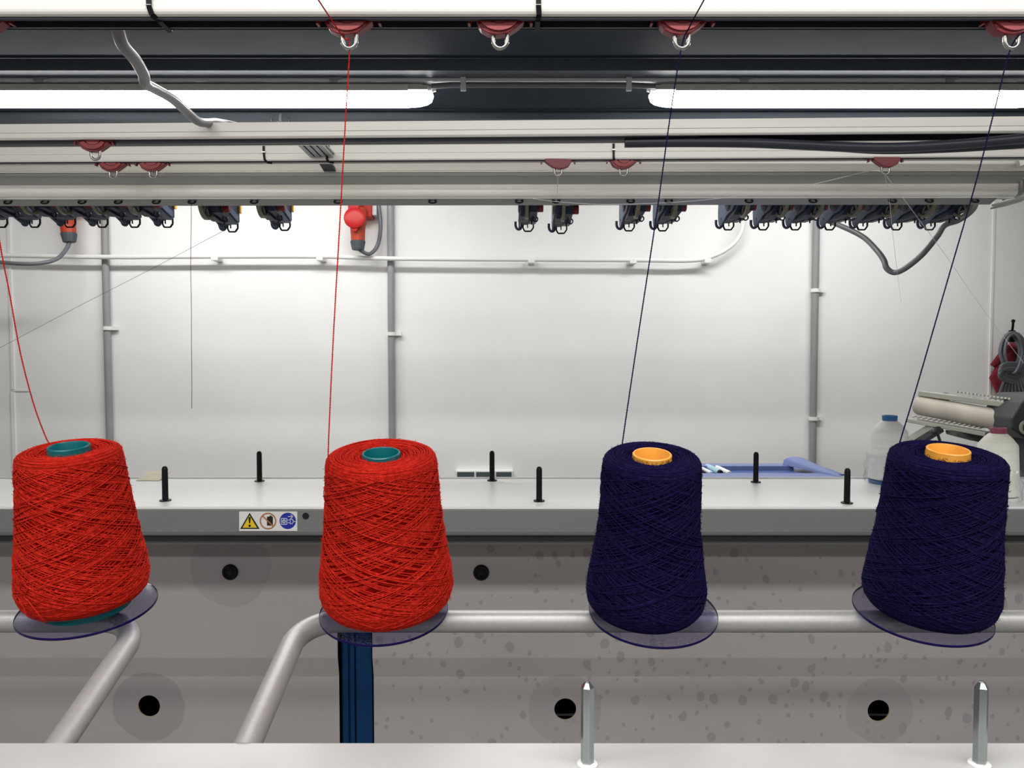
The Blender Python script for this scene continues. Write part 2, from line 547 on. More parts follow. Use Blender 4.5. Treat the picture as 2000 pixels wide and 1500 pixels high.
# ================================================================== ROOM
YW = 3.0
ZF = -CZ
ZC_ = 0.82
b = MB().box(-3.0, 3.0, YW, YW+0.1, ZF, 1.0); wall = b.build('wall_back', M['wall']); tag(wall, kind='structure')
tag(MB().box(-3.1, -3.0, -3.0, YW+0.1, ZF, 1.0).build('wall_left', M['roomwall']), kind='structure')
tag(MB().box(3.0, 3.1, -3.0, YW+0.1, ZF, 1.0).build('wall_right', M['sidewall']), kind='structure')
tag(MB().box(-3.1, 3.1, -3.1, -3.0, ZF, 1.0).build('wall_front', M['roomwall']), kind='structure')
tag(MB().box(-3.1, 3.1, -3.1, YW+0.1, ZF-0.1, ZF).build('floor', M['floor']), kind='structure')
tag(MB().box(-3.1, 3.1, -3.1, YW+0.1, 0.93, 1.0).build('ceiling', M['ceil']), kind='structure')
ceil = bpy.data.objects['ceiling']
# ceiling sheets and ribs running left to right
step = 0.4675
k = -9
edges = []
while k < 2:
    y0 = 2.655+step*k
    edges.append(y0); k += 1
for y0 in edges:
    if y0 < -2.9 or y0 > 2.9: continue
    # recess from y0 to y0+.08 ; rib strip y0+.08..y0+.16 ; flat sheet to the next recess
    y2 = y0+step
    b = MB()
    b.box(-3, 3, y0+0.080, y0+0.112, 0.812, 0.93)
    b.box(-3, 3, y0+0.112, y0+0.118, 0.818, 0.93)
    b.box(-3, 3, y0+0.118, y0+0.160, 0.814, 0.93)
    b.build('rib', M['ceilrib'], ceil)
    ye = min(y2, YW)
    b = MB().box(-3, 3, y0+0.163, ye-0.006, 0.820, 0.93)
    b.box(-3, 3, ye-0.006, ye, 0.816, 0.93)
    b.build('ceiling_panel', M['ceil'], ceil)

# wall seams
b = MB()
x = P(22, 600, YW-0.002)[0]
b.box(x-0.006, x+0.006, YW-0.006, YW, P(22, 760, YW)[2], 0.9)
b.box(x-0.010, x+0.004, YW-0.006, YW, ZF, P(22, 765, YW)[2])
b.box(x-0.004, x+0.06, YW-0.004, YW, P(22, 764, YW)[2], P(22, 761, YW)[2])
tag(b.build('trim_1', M['wallseam']), kind='structure')
x = P(1936, 600, YW)[0]
tag(MB().box(x-0.004, x+0.004, YW-0.005, YW, ZF, 0.9).build('trim_2', M['wallseam']), kind='structure')

# ================================================================== CONDUITS ON THE WALL
def vpipe(px, clips, label):
    p = P(px, 600, YW-0.03)
    o = thing('conduit_pipe', (p[0], YW-0.018, ZF), label, 'pipe', 'grey vertical conduits on the back wall')
    MB().tube([(p[0], YW-0.018, ZF), (p[0]-0.004, YW-0.018, 0.0), (p[0]-0.004, YW-0.018, 0.80)], 0.0135, 14).build('pipe', M['pipe'], o, smooth=60)
    for cy in clips:
        z = P(px, cy, YW-0.03)[2]
        b = MB().ring((p[0]-0.003, YW-0.018, z), (0, 0, 1), 0.0185, 0.0135, 0.014, 20)
        b.box(p[0]+0.010, p[0]+0.034, YW-0.016, YW, z-0.007, z+0.007)
        b.build('clip', M['conduit'], o)
vpipe(207, [641], 'grey vertical conduit on the white wall, left of the hanging dark thread')
vpipe(765, [652], 'grey vertical conduit beside the red wall socket')
vpipe(1596, [567, 818], 'grey vertical conduit on the wall above the blue tray')

o = thing('cable_conduit', P(700, 506, YW-0.05), 'white horizontal conduit crossing the wall and bending upward at right', 'pipe')
Yc = YW-0.050
pts = [P(x, y, Yc) for x, y in ((-260, 496), (0, 499), (210, 502), (420, 501), (625, 501), (760, 505), (1038, 507), (1236, 508), (1340, 509), (1385, 503), (1425, 483), (1447, 455), (1452, 420), (1454, 330))]
MB().tube(spline(pts, 8), 0.0085, 12).build('pipe', M['conduit'], o, smooth=60)
for px, py in ((420, 504), (625, 504), (1038, 509), (1236, 510), (1382, 509)):
    q = P(px, py, Yc)
    MB().box(q[0]-0.013, q[0]+0.013, Yc-0.010, YW-0.0004, q[2]-0.010, q[2]+0.007).build('clip', M['conduit'], o, bevel=0.002)

# ================================================================== RED SOCKETS AND PLUGS
def socket(px, lid, cab, label, py=470, tilt=0):
    Yk = YW-0.085
    base = P(px, py, Yk)
    o = thing('wall_socket', base, label, 'socket')
    x, y, z = base
    a = R(tilt)
    ax = Vector((math.sin(a), 0, math.cos(a)))
    MB().box(x-0.04, x+0.05, YW-0.07, YW, z+0.09, z+0.21).build('backplate', M['ceered'], o, bevel=0.004)
    MB().lathe([(0.0, 0.026), (0.02, 0.027), (0.055, 0.029), (0.062, 0.033), (0.12, 0.033)], 28, base, ax).build('sleeve', M['ceeor'], o, smooth=40)
    g = MB().lathe([(-0.036, 0.018), (-0.034, 0.022), (-0.004, 0.0275), (-0.001, 0.0275)], 28, base, ax)
    for k in range(14):
        t = 2*math.pi*k/14
        u = Vector((math.cos(t), math.sin(t), 0))
        g.bar(Vector(base)+ax*-0.032+u*0.0215, Vector(base)+ax*-0.004+u*0.0272, 0.003, 0.003, up=u)
    g.build('gland', M['ceegr'], o, smooth=40)
    MB().lathe([(-0.001, 0.0255), (0.001, 0.0255)], 28, base, ax).build('seal', M['black'], o)
    if lid:
        c = Vector((x-0.003, Yk-0.040, z+0.078))
        l = MB().lathe([(-0.008, 0.038), (0.004, 0.040), (0.008, 0.036), (0.0095, 0.020)], 36, c, (0, -1, 0.12))
        l.prism([(c.x-0.02, c.z-0.030), (c.x+0.02, c.z-0.030), (c.x+0.004, c.z-0.050), (c.x-0.004, c.z-0.050)], 'y', c.y-0.006, c.y+0.006)
        l.build('lid', M['ceered'], o, smooth=40)
        MB().box(c.x-0.017, c.x+0.017, c.y-0.002, c.y+0.03, c.z+0.034, c.z+0.075).build('hinge', M['ceered'], o, bevel=0.003)
        MB().box(x+0.034, x+0.066, YW-0.055, YW, z+0.100, z+0.16).build('bracket', M['trunk'], o, bevel=0.002)
    s = Vector(base)+ax*-0.036
    MB().tube(spline([s+Vector((0, 0, 0.01))]+[P(u_, v_, Y_) for u_, v_, Y_ in cab], 10), 0.0075, 10).build('cable', M['cable'], o, smooth=60)
socket(699, True, [(706, 490, 2.915), (722, 496, 2.93), (737, 480, 2.95), (743, 450, 2.95), (742, 420, 2.955), (736, 385, 2.96)],
       'red industrial wall socket with round lid and grey-ended plug')
socket(134, False, [(131, 484, 2.90), (112, 505, 2.86), (80, 514, 2.82), (40, 515, 2.80), (0, 512, 2.80), (-60, 505, 2.80)],
       'orange-red plug with grey gland below the left row of feeders', py=455, tilt=-4)

# ================================================================== CEILING LAMPS
def batten(x0, x1, vis_end, label):
    o = thing('ceiling_lamp', ((x0+x1)/2, 2.39, 0.806), label, 'lamp', 'tubular battens under the ceiling')
    yc = 2.39
    pr = [(yc-0.050, 0.782), (yc-0.046, 0.800), (yc-0.03, 0.806), (yc+0.03, 0.806), (yc+0.046, 0.800), (yc+0.050, 0.782)]
    hb = MB().prism(pr, 'x', x0+0.03, x1-0.03)
    for xe, s in ((x0+0.03, -1), (x1-0.03, 1)):
        hb.prism([(p, q if q < 0.80 else 0.797) for p, q in pr], 'x', *sorted((xe, xe+s*0.018)))
    hb.box(x0+0.07, x1-0.07, yc-0.0535, yc-0.0505, 0.7785, 0.797)
    hb.box(x0+0.07, x1-0.07, yc+0.0505, yc+0.0535, 0.7785, 0.797)
    hb.build('housing', M['housing'], o)
    # diffuser: rounded trough with rounded ends
    n = 14; V = []; Fs = []
    xs = [x0+0.0, x0+0.006, x0+0.020, x0+0.045, x0+0.080, x1-0.080, x1-0.045, x1-0.020, x1-0.006, x1]
    sc = [0.10, 0.42, 0.70, 0.90, 1, 1, 0.90, 0.70, 0.42, 0.10]
    for xx, s_ in zip(xs, sc):
        for k in range(n+1):
            a = math.pi*k/n
            V.append((xx, yc-0.050*s_*math.cos(a), 0.782-0.035*(s_**0.6)*math.sin(a)**0.8))
    for i in range(len(xs)-1):
        for k in range(n):
            Fs.append((i*(n+1)+k, i*(n+1)+k+1, (i+1)*(n+1)+k+1, (i+1)*(n+1)+k))
        Fs.append((i*(n+1), (i+1)*(n+1), (i+1)*(n+1)+n, i*(n+1)+n))
    d = MB(); d.add(V, Fs); d.build('diffuser', M['diff'], o, smooth=50)
    for k in range(13):
        xx = x0+0.09+k*(x1-x0-0.18)/12
        MB().box(xx-0.008, xx+0.008, yc-0.054, yc-0.048, 0.779, 0.790).build('latch', M['housing'], o)
    s = -1 if vis_end == x0 else 1
    MB().lathe([(0, 0.011), (0.02, 0.011), (0.022, 0.008), (0.03, 0.006)], 14, (vis_end+s*-0.020, yc-0.015, 0.793), (s, 0, 0)).build('cable_gland', M['trunk'], o, smooth=40)
    return o
xa = P(845, 185, 2.37)[0]; xb = P(1270, 185, 2.37)[0]
batten(xa-1.5, xa, xa, 'long lit ceiling batten at left, passing behind the bent grey cable')
batten(xb, xb+1.22, xb, 'long lit ceiling batten at right, behind the dark blue yarns')
t = thing('cable_trunking', (0, 2.352, 0.806), 'pale strip of cable trunking running above the lit battens', 'trunking')
MB().box(-2.2, 2.2, 2.336, 2.37, 0.806, 0.8195).build('trunk', M['trunk'], t, bevel=0.002)
for px in (905, 1228):
    q = P(px, 160, 2.335)
    MB().box(q[0]-0.008, q[0]+0.008, 2.326, 2.336, q[2]-0.028, q[2]+0.012).build('hanger', M['trunk'], t, bevel=0.001)
for px in (78, 655, 1458, 1860):
    q = P(px, 150, 2.33)
    c = MB().box(q[0]-0.020, q[0]+0.020, 2.328, 2.336, q[2]-0.006, q[2]+0.008)
    c.box(q[0]-0.018, q[0]+0.006, 2.324, 2.336, q[2]-0.014, q[2]-0.006)
    c.build('clip', M['pipe'], t, bevel=0.001)
MB().tube([(xa-0.0, 2.345, 0.793), (xa+0.06, 2.335, 0.794), (xb-0.06, 2.335, 0.793), (xb+0.01, 2.345, 0.793)], 0.0085, 10).build('cable', M['cable'], t, smooth=60)
# small steel clip under the ceiling rib
q = P(548, 238, 2.70)
o = thing('spring_clip', q, 'small open steel clip under the ceiling left of the red yarn', 'clip')
x, y, z = q
MB().prism([(x-0.034, z+0.012), (x-0.030, z-0.008), (x-0.012, z-0.008), (x-0.006, z-0.003), (x+0.006, z-0.003), (x+0.012, z-0.008), (x+0.030, z-0.008), (x+0.034, z+0.012), (x+0.031, z+0.012), (x+0.027, z-0.004), (x+0.014, z-0.004), (x+0.008, z+0.001), (x-0.008, z+0.001), (x-0.014, z-0.004), (x-0.027, z-0.004), (x-0.031, z+0.012)], 'y', y-0.006, y+0.006).build('spring', M['chrome'], o)
MB().box(x-0.005, x+0.005, y-0.004, y+0.004, z-0.002, 0.82).build('stud', M['zinc'], o)

# ================================================================== OVERHEAD RAILS
YC1 = lambda X: 1.18-0.0255*(X+0.79)
YC2 = lambda X: 1.385-0.021*(X+0.93)
YC3 = lambda X: -0.008*(X+0.95)
# front rail
A = thing('yarn_guide_rail', (0, 0.75, 0.314), 'near-white aluminium rail across the top edge carrying the large red guides', 'rail')
b = MB()
fr = [(0.735, 0.43), (0.735, 0.3308), (0.7365, 0.3302), (0.7365, 0.3282), (0.735, 0.3276)]
for k in range(5):
    a = R(90*k/4)
    fr.append((0.740-0.005*math.cos(a), 0.320-0.0055*math.sin(a)))
fr += [(0.7435, 0.3145), (0.7435, 0.326), (0.760, 0.326), (0.760, 0.3125), (0.7625, 0.3125), (0.7625, 0.43)]
b.prism(fr, 'x', -1.3, 1.3)
b.build('profile', M['aluw'], A)
MB().box(-1.3, 1.3, 0.7437, 0.7598, 0.3235, 0.3258).box(-1.3, 1.3, 0.7590, 0.7599, 0.3130, 0.3234).build('slot_shade', M['slot'], A)  # black sheets paint shade onto the slot's ceiling and back wall
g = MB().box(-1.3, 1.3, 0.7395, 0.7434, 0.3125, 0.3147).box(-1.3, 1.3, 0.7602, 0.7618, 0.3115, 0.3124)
g.build('shade_strip', M['slot'], A)  # underside shade drawn as black strips

# first rear rail
def railprof(Y, zb, zt, d, g):
    # front face with a groove at g, rounded lower edge, slot in the underside
    return [(Y+d, zt), (Y, zt), (Y, g+0.0009), (Y+0.0016, g+0.0006), (Y+0.0016, g-0.0006), (Y, g-0.0009), (Y, zb+0.002), (Y+0.002, zb),
            (Y+0.007, zb), (Y+0.007, zb+0.010), (Y+d-0.004, zb+0.010), (Y+d-0.004, zb-0.0015), (Y+d, zb-0.0015)]
def shf(fn, base, x0, x1): return (fn(x0)-base, fn(x1)-base)
xe1 = 1.05
C1 = thing('yarn_guide_rail', (0, 1.2, 0.32), 'aluminium rail just under the lit battens, highest of the rear rails', 'rail')
MB().prism(railprof(1.18, 0.3200, 0.3425, 0.042, 0.3285), 'x', -1.6, xe1, sh=shf(YC1, 1.18, -1.6, xe1)).build('profile', M['alu'], C1)
MB().prism([(1.188, 0.328), (1.2162, 0.328), (1.2162, 0.3190), (1.2178, 0.3190), (1.2178, 0.3298), (1.188, 0.3298)], 'x', -1.59, xe1-0.01, sh=shf(YC1, 1.18, -1.59, xe1-0.01)).build('slot_shade', M['slot'], C1)  # slot shade painted in black
MB().prism([(1.190+0.012*math.cos(a_)+0.014, 0.3225+0.0055*math.sin(a_)) for a_ in np.linspace(0, 2*math.pi, 13)[:-1]], 'x', -1.58, 0.28, sh=shf(YC1, 1.18, -1.58, 0.28)).build('cable_bundle', M['cabled'], C1, smooth=60)
xe2 = 1.10
C2 = thing('yarn_guide_rail', (0, 1.4, 0.336), 'aluminium rail with black ties, middle one of the rear rails', 'rail')
MB().prism(railprof(1.385, 0.3355, 0.3640, 0.020, 0.3475), 'x', -1.8, xe2, sh=shf(YC2, 1.385, -1.8, xe2)).build('profile', M['alu'], C2)
MB().prism([(1.3875, 0.3340), (1.3920, 0.3340), (1.3920, 0.3354), (1.3875, 0.3354)], 'x', -1.79, xe2-0.01, sh=shf(YC2, 1.385, -1.79, xe2-0.01)).build('shade_strip', M['slot'], C2)  # black strip painted as shade under the rail
MB().prism([(1.3925, 0.3445), (1.4008, 0.3445), (1.4008, 0.3465), (1.3925, 0.3465)], 'x', -1.79, xe2-0.01, sh=shf(YC2, 1.385, -1.79, xe2-0.01)).build('slot_shade', M['slot'], C2)
# big rear beam
xe3 = P(1984, 370, 1.46)[0]
xep = P(1944, 398, 1.47)[0]
C3 = thing('feeder_beam', (0, 1.48, 0.28), 'deep grey rear beam that the row of blue feeders hangs behind', 'beam')
def sh3(a, b_): return (YC3(a), YC3(b_))
MB().prism([(1.46, 0.37), (1.4450, 0.37), (1.4450, 0.3335), (1.4470, 0.3325), (1.4470, 0.3305), (1.46, 0.3305)], 'x', -1.9, xe3, sh=sh3(-1.9, xe3)).build('upper_profile', M['alu'], C3)
MB().prism([(1.448, 0.3303), (1.4465, 0.3290), (1.4475, 0.3240), (1.4490, 0.3232), (1.4485, 0.3220), (1.4680, 0.3125), (1.49, 0.3125), (1.49, 0.3303)], 'x', -1.9, xe3, sh=sh3(-1.9, xe3)).build('sloped_web', M['alud'], C3)
lo = [(1.4680, 0.3123), (1.4680, 0.2995)]
for k in range(5):
    a = R(80*k/4)
    lo.append((1.480-0.012*math.cos(a), 0.2990-0.0095*math.sin(a)))
lo += [(1.4785, 0.2880), (1.495, 0.2880), (1.495, 0.3123)]
MB().prism(lo, 'x', -1.9, xe3, sh=sh3(-1.9, xe3)).build('lower_profile', M['alu'], C3)
MB().prism([(1.4795, 0.2879), (1.5015, 0.2795), (1.5025, 0.2815), (1.4965, 0.2879)], 'x', -1.9, xep, sh=sh3(-1.9, xep)).build('eyelet_plate', M['alud'], C3)
MB().box(-1.9, 0.985, 1.5045, 1.64, 0.322, 0.352).build('mounting_bar', M['alud'], C3)
for px in (12, 85, 158, 229, 304, 374, 496, 660, 845, 1014, 1086, 1231, 1305, 1461, 1585, 1739, 1810, 1898):
    q = P(px, 387, 1.478)
    MB().tube([(q[0]+0.0068*math.cos(a_), 1.479+0.0009*(1-math.sin(a_))*4+YC3(q[0]), 0.2868-0.0068*(1+math.sin(a_))*0.5) for a_ in np.linspace(0, 2*math.pi, 21)[:-1]], 0.0018, 6, closed=True).build('eyelet', M['black'], C3, smooth=60)
# end plates on the right
Yq = 1.47
a0, a1, a2 = P(1984, 322, Yq), P(2060, 300, Yq), P(1986, 388, Yq)
e = MB().prism([(1.447, 0.300), (1.50, 0.290), (1.50, 0.34), (1.447, 0.34)], 'x', xe3, xe3+0.004)
e.build('end_cap', M['alud'], C3)
g = MB()
g.bar(P(1940, 402, 1.475), P(2040, 378, 1.40), 0.012, 0.004)
g.bar(P(1950, 403, 1.50), P(1980, 397, 1.50), 0.05, 0.003)
g.build('end_bracket', M['alud'], C3)
g = MB().bar(P(1988, 368, 1.475), P(2060, 368, 1.475), 0.04, 0.030)
g.bar(P(1976, 327, 1.44), P(1990, 325, 1.44), 0.01, 0.003)
g.bar(P(1992, 322, 1.44), P(2050, 300, 1.30), 0.02, 0.012)
g.build('bracket_arm', M['alu'], C3)

# cross brackets joining the rails
o = thing('rail_bracket', P(640, 325, 1.42), 'dark slanting bracket between the middle rear rail and the beam', 'bracket')
g = MB(); x0 = P(640, 325, 1.42)[0]
g.prism([(1.404, 0.338), (1.446, 0.331), (1.446, 0.336), (1.404, 0.343)], 'x', x0-0.012, x0+0.010)
g.build('arm', M['cabled'], o)
o = thing('rail_bracket', P(598, 284, 1.30), 'ribbed steel bracket joining the upper two rear rails, behind the tied gap', 'bracket')
g = MB()
for k in range(4):
    xx = P(582+k*13, 284, 1.28)[0]
    g.box(xx-0.004, xx+0.004, 1.222, 1.386, 0.3405, 0.346)
xx0 = P(578, 284, 1.28)[0]; xx1 = P(628, 284, 1.28)[0]
g.box(xx0, xx1, 1.222, 1.386, 0.346, 0.349)
g.build('arm', M['zinc'], o)

# black cable ties
def strap(px, topy, boty, fn, label, Y0, dx=0):
    a = P(px, topy, Y0); c = P(px+dx, boty, Y0)
    o = thing('cable_tie', a, label, 'tie', None)
    yf = fn(a[0])-0.0016
    pts = [(a[0], yf+0.0, a[2]), (a[0], yf, (a[2]+c[2])/2), (c[0], yf, c[2]+0.002), (c[0]+0.003, yf+0.006, c[2]-0.0015), (c[0]+0.010, yf+0.010, c[2]-0.002)]
    g = MB()
    for p, q in zip(pts[:-1], pts[1:]): g.bar(p, q, 0.0036, 0.0014, up=(0, 1, 0.2))
    g.build('strap', M['black'], o)
    MB().box(a[0]-0.003, a[0]+0.003, yf-0.002, yf+0.001, (a[2]+c[2])/2-0.001, (a[2]+c[2])/2+0.001).build('lock', M['chrome'], o)
strap(519, 284, 317, YC2, 'thin black cable tie on the middle rear rail, leftmost of three', 1.385, 2)
strap(645, 284, 317, YC2, 'thin black cable tie over the dark slanting bracket, left of the red yarn', 1.385, -3)
strap(1196, 279, 316, YC2, 'thin black cable tie beside a small red guide right of centre', 1.378, 0)
for px, lab, dx in ((289, 'broad black cable tie on the front rail above the bent grey cable', 12), (1051, 'broad black cable tie on the front rail beside the second large guide', 0)):
    a = P(px, 0, 0.733)
    o = thing('cable_tie', a, lab, 'tie')
    g = MB()
    zb = 0.3135
    pts = [(a[0], 0.7335, 0.40), (a[0]+0.0005, 0.7335, 0.322), (a[0]+0.001+dx*0.0001, 0.7355, 0.3150), (a[0]+dx*0.0005, 0.743, 0.3120), (a[0]+dx*0.0006, 0.7635, 0.3105)]
    for p, q in zip(pts[:-1], pts[1:]): g.bar(p, q, 0.0048, 0.0012, up=(0, 1, 0.3))
    g.build('strap', M['black'], o)
    MB().box(a[0]-0.0026, a[0]+0.0026, 0.7322, 0.7335, 0.3228, 0.3232).build('lock', M['white'], o)

# ================================================================== RED YARN GUIDES
def make_guide():
    o = thing('yarn_guide', (0, 0, -CZ), 'x', 'yarn guide')
    # local: origin at the top middle (slot level), x along the rail, -y toward the viewer, z up ; metres
    body = [(-23, 0), (23, 0), (23, -5), (15, -11), (8, -15.5), (-2, -17.2), (-11, -16), (-18, -12.5), (-21, -8), (-23, -4)]
    m = lambda L_: [(p/1000, q/1000) for p, q in L_]
    MB().prism(m(body), 'y', -0.004, 0.008).build('body', M['redp'], o, local=True, bevel=0.0008)
    out = []; inn = []
    for k in range(13):
        a = R(200+140*k/12)
        out.append((19.5*math.cos(a)-1, 15.5*math.sin(a)+1.5)); inn.append((14*math.cos(a)-0.5, 10*math.sin(a)+2))
    cres = out+inn[::-1]
    V = []; Fs = []
    n = 13
    for yy in (-0.0062, -0.004):
        for p, q in out: V.append((p/1000, yy, min(q, -1)/1000))
        for p, q in inn: V.append((p/1000, yy, min(q, -0.5)/1000))
    for k in range(n-1):
        Fs += [(k, k+1, n+k+1, n+k), (k, 2*n+k, 2*n+k+1, k+1), (n+k, n+k+1, 3*n+k+1, 3*n+k)]
    g = MB(); g.add(V, Fs); g.build('rim', M['redl'], o, local=True)
    hd = [(10.5*math.cos(R(180+180*k/12)), 7.5*math.sin(R(180+180*k/12))) for k in range(13)]
    MB().prism(m(hd), 'y', -0.0062, -0.004).build('boss', M['redl'], o, local=True)
    for s in (-1, 1):
        g = MB().prism(m([(s*24, 0), (s*28.5, 0), (s*31, -7), (s*28.5, -7), (s*27, -2), (s*24, -1.5)]), 'y', -0.004, 0.004)
        g.build('tab', M['redp'], o, local=True)
    pts = [(-0.0066, 0.001, -0.012), (-0.0066, 0.001, -0.0215)]
    for k in range(1, 12):
        a = R(180+180*k/12)
        pts.append((0.0066*math.cos(a), 0.001, -0.0215+0.0068*math.sin(a)))
    pts += [(0.0066, 0.001, -0.0215), (0.0066, 0.001, -0.012)]
    MB().tube(pts, 0.00205, 10).build('ring', M['chrome'], o, local=True, smooth=60)
    return o
gp = make_guide()
guides = [
 (-35, 'A', 'large dark red yarn guide cut off at the top left corner', 0),
 (682, 'A', 'large dark red yarn guide whose ring holds the red yarn', 0),
 (977, 'A', 'large dark red yarn guide with an empty ring, near the top centre', 0),
 (1332, 'A', 'large dark red yarn guide whose ring holds the dark blue yarn', 0),
 (1977, 'A', 'large dark red yarn guide at the top right corner', 0),
 (186, 'C1', 'small red yarn guide on the upper rear rail, above the pair', 0),
 (220, 'C2', 'small red yarn guide, left one of the pair on the middle rear rail', 0),
 (298, 'C2', 'small red yarn guide, right one of the pair on the middle rear rail', 0),
 (1090, 'C2', 'small plain red yarn guide with a white thread, just right of centre', 1),
 (1218, 'C2', 'small red yarn guide with empty ring beside the thin black tie', 0),
 (1729, 'C2', 'small plain red yarn guide on the right where white threads fan out', 1)]
first = True
GPOS = {}
for px, rail, lab, flip in guides:
    if rail == 'A': Y, z = 0.7505, 0.3185
    elif rail == 'C1':
        X = P(px, 275, 1.19)[0]; Y, z = YC1(X)+0.014, 0.3205
    else:
        X = P(px, 318, 1.39)[0]; Y, z = YC2(X)+0.009, 0.3365
    X = (px-1000)/F*Y/(cP+0.44*sP) if rail == 'A' else (px-1000)/F*Y/(cP+0.29*sP)
    g = gp if first else copy_tree(gp)
    first = False
    g.location = (X, Y, z+CZ)
    if flip: g.rotation_euler = (0, 0, math.pi)
    g['label'] = lab
    g['group'] = 'red yarn guides on the overhead rails'
    GPOS[px] = (X, Y, z)

# ================================================================== YARN FEEDERS
def make_feeder():
    o = thing('yarn_feeder', (0, 0, -CZ), 'x', 'yarn feeder')
    q = 0.001
    f = lambda L_: [(p*q, r_*q) for p, r_ in L_]
    # local: y away from the viewer, z=0 at the bottom of the wire loop
    # outer slate plate on the left
    pl = f([(22, 14), (14, 7), (2, 8), (-40, 22), (-80, 26), (-104, 38), (-112, 56), (-112, 84), (22, 84), (28, 40), (26, 24)])
    MB().prism(pl, 'x', -0.0195, -0.0165).build('side_plate', M['plate'], o, local=True)
    g = MB()
    for rr in (13, 17.5, 22):
        arc = [(-0.0200, (-52+rr*math.cos(a))*q, (52+rr*math.sin(a))*q) for a in np.linspace(R(-150), R(-20), 9)]
        g.tube(arc, 0.0009, 5)
    g.lathe([(0, 0.0022), (0.0008, 0.0022)], 10, (-0.0203, 0.002, 0.022), (1, 0, 0))
    g.build('vent_slot', M['stblack'], o, local=True)
    # housing
    hs = f([(18, 20), (8, 13), (-26, 15), (-50, 12), (-82, 16), (-118, 34), (-122, 84), (22, 84), (22, 34)])
    MB().prism(hs, 'x', -0.0160, 0.0020).build('housing', M['navyp'], o, local=True, bevel=0.001)
    MB().prism(f([(20, 22), (4, 14), (-40, 12), (-60, 18), (-100, 22), (-112, 40), (-112, 84), (20, 84)]), 'x', 0.0022, 0.0175).build('motor_box', M['navyp'], o, local=True, bevel=0.001)
    g = MB().bar((0.010, 0.012, 0.018), (0.010, -0.030, 0.032), 0.009, 0.006)
    g.bar((0.0185, 0.005, 0.026), (0.0185, -0.050, 0.040), 0.003, 0.014)
    g.build('guide_arm', M['plate'], o, local=True, bevel=0.0008)
    # wheel, axis along x
    w_ = MB().ring((-0.004, -0.112, 0.041), (1, 0, 0), 0.0360, 0.0305, 0.0065, 36)
    for k in range(6):
        a = k*math.pi/3
        w_.bar((-0.004, -0.112, 0.041), (-0.004, -0.112+0.031*math.cos(a), 0.041+0.031*math.sin(a)), 0.004, 0.002, up=(1, 0, 0))
    w_.build('wheel', M['olive'], o, local=True, smooth=40)
    MB().lathe([(0, 0.005), (0.010, 0.005), (0.012, 0.003)], 12, (-0.002, -0.112, 0.041), (1, 0, 0)).build('hub', M['zinc'], o, local=True, smooth=40)
    k_ = MB().lathe([(0, 0.0085), (0.002, 0.0098), (0.012, 0.0098), (0.0135, 0.0085)], 20, (0.0176, -0.075, 0.036), (1, 0, 0))
    for k in range(3):
        k_.ring((0.0215+k*0.004, -0.075, 0.036), (1, 0, 0), 0.0104, 0.0097, 0.0012, 20)
    k_.build('knob', M['redp'], o, local=True, smooth=40)
    MB().ring((0.0176, -0.075, 0.036), (1, 0, 0), 0.0108, 0.008, 0.0018, 20).build('collar', M['olive'], o, local=True)
    # hexagonal wire loop
    lp = [(0.0120, 0.020, 0.052), (0.0132, 0.020, 0.009), (0.0075, 0.020, 0.0012), (-0.0058, 0.020, 0.0012), (-0.0095, 0.020, 0.0085), (-0.0090, 0.020, 0.021)]
    g = MB()
    for a, c in zip(lp[:-1], lp[1:]): g.bar(a, c, 0.0030, 0.0032, up=(0, 1, 0))
    g.bar((-0.004, 0.020, 0.020), (0.0120, 0.020, 0.0195), 0.0030, 0.003, up=(0, 1, 0))
    g.build('wire_loop', M['black'], o, local=True)
    hk = [(-0.0260, 0.018, 0.022), (-0.0260, 0.018, 0.014), (-0.0235, 0.018, 0.0075), (-0.0185, 0.018, 0.0050), (-0.0140, 0.018, 0.0080), (-0.0125, 0.018, 0.016)]
    MB().tube(spline(hk, 5), 0.0029, 8).build('hook', M['plate'], o, local=True, smooth=60)
    MB().bar((0.0, 0.012, 0.016), (0.0005, 0.012, 0.0075), 0.0022, 0.0022, up=(0, 1, 0)).build('pin', M['black'], o, local=True)
    MB().bar((0.008, -0.045, 0.022), (0.008, -0.045, 0.005), 0.0022, 0.0022, up=(0, 1, 0)).build('pin', M['black'], o, local=True)
    MB().ring((0.015, -0.060, 0.014), (0, 1, 0), 0.0065, 0.0042, 0.004, 16).build('thread_eye', M['navyp'], o, local=True)
    MB().box(0.0180, 0.0225, 0.012, 0.020, 0.040, 0.058).build('signal_lens', M['amber'], o, local=True, bevel=0.001)
    return o
fp = make_feeder()
side = ['first', 'second', 'third', 'fourth', 'fifth', 'sixth', 'seventh', 'eighth']
fl = []
for i, px in enumerate((3, 67, 136, 199, 262, 326)):
    fl.append((px, 444, 'blue yarn feeder, %s from the left edge in the left row of six' % side[i], 'yarn feeders in the left row'))
fl[2] = (136, 444, 'blue yarn feeder hanging in front of the orange-red plug', 'yarn feeders in the left row')
fl.append((453, 453, 'single blue yarn feeder from which a fine thread runs down left', 'yarn feeders in the left row'))
fl.append((555, 450, 'single blue yarn feeder left of the red wall socket', 'yarn feeders in the left row'))
fl += [(1030, 452, 'blue yarn feeder with red knob, left one of the centre pair', 'yarn feeders near the centre'),
       (1095, 456, 'blue yarn feeder with red knob, right one of the centre pair', 'yarn feeders near the centre'),
       (1227, 451, 'blue yarn feeder just left of the dark blue yarn', 'yarn feeders near the centre'),
       (1293, 451, 'blue yarn feeder crossed by the dark blue yarn', 'yarn feeders near the centre')]
for i, px in enumerate((1421, 1489, 1552, 1619, 1682, 1749, 1814)):
    fl.append((px, 449, 'blue yarn feeder, %s from the left in the right row of seven' % side[i], 'yarn feeders in the right row'))
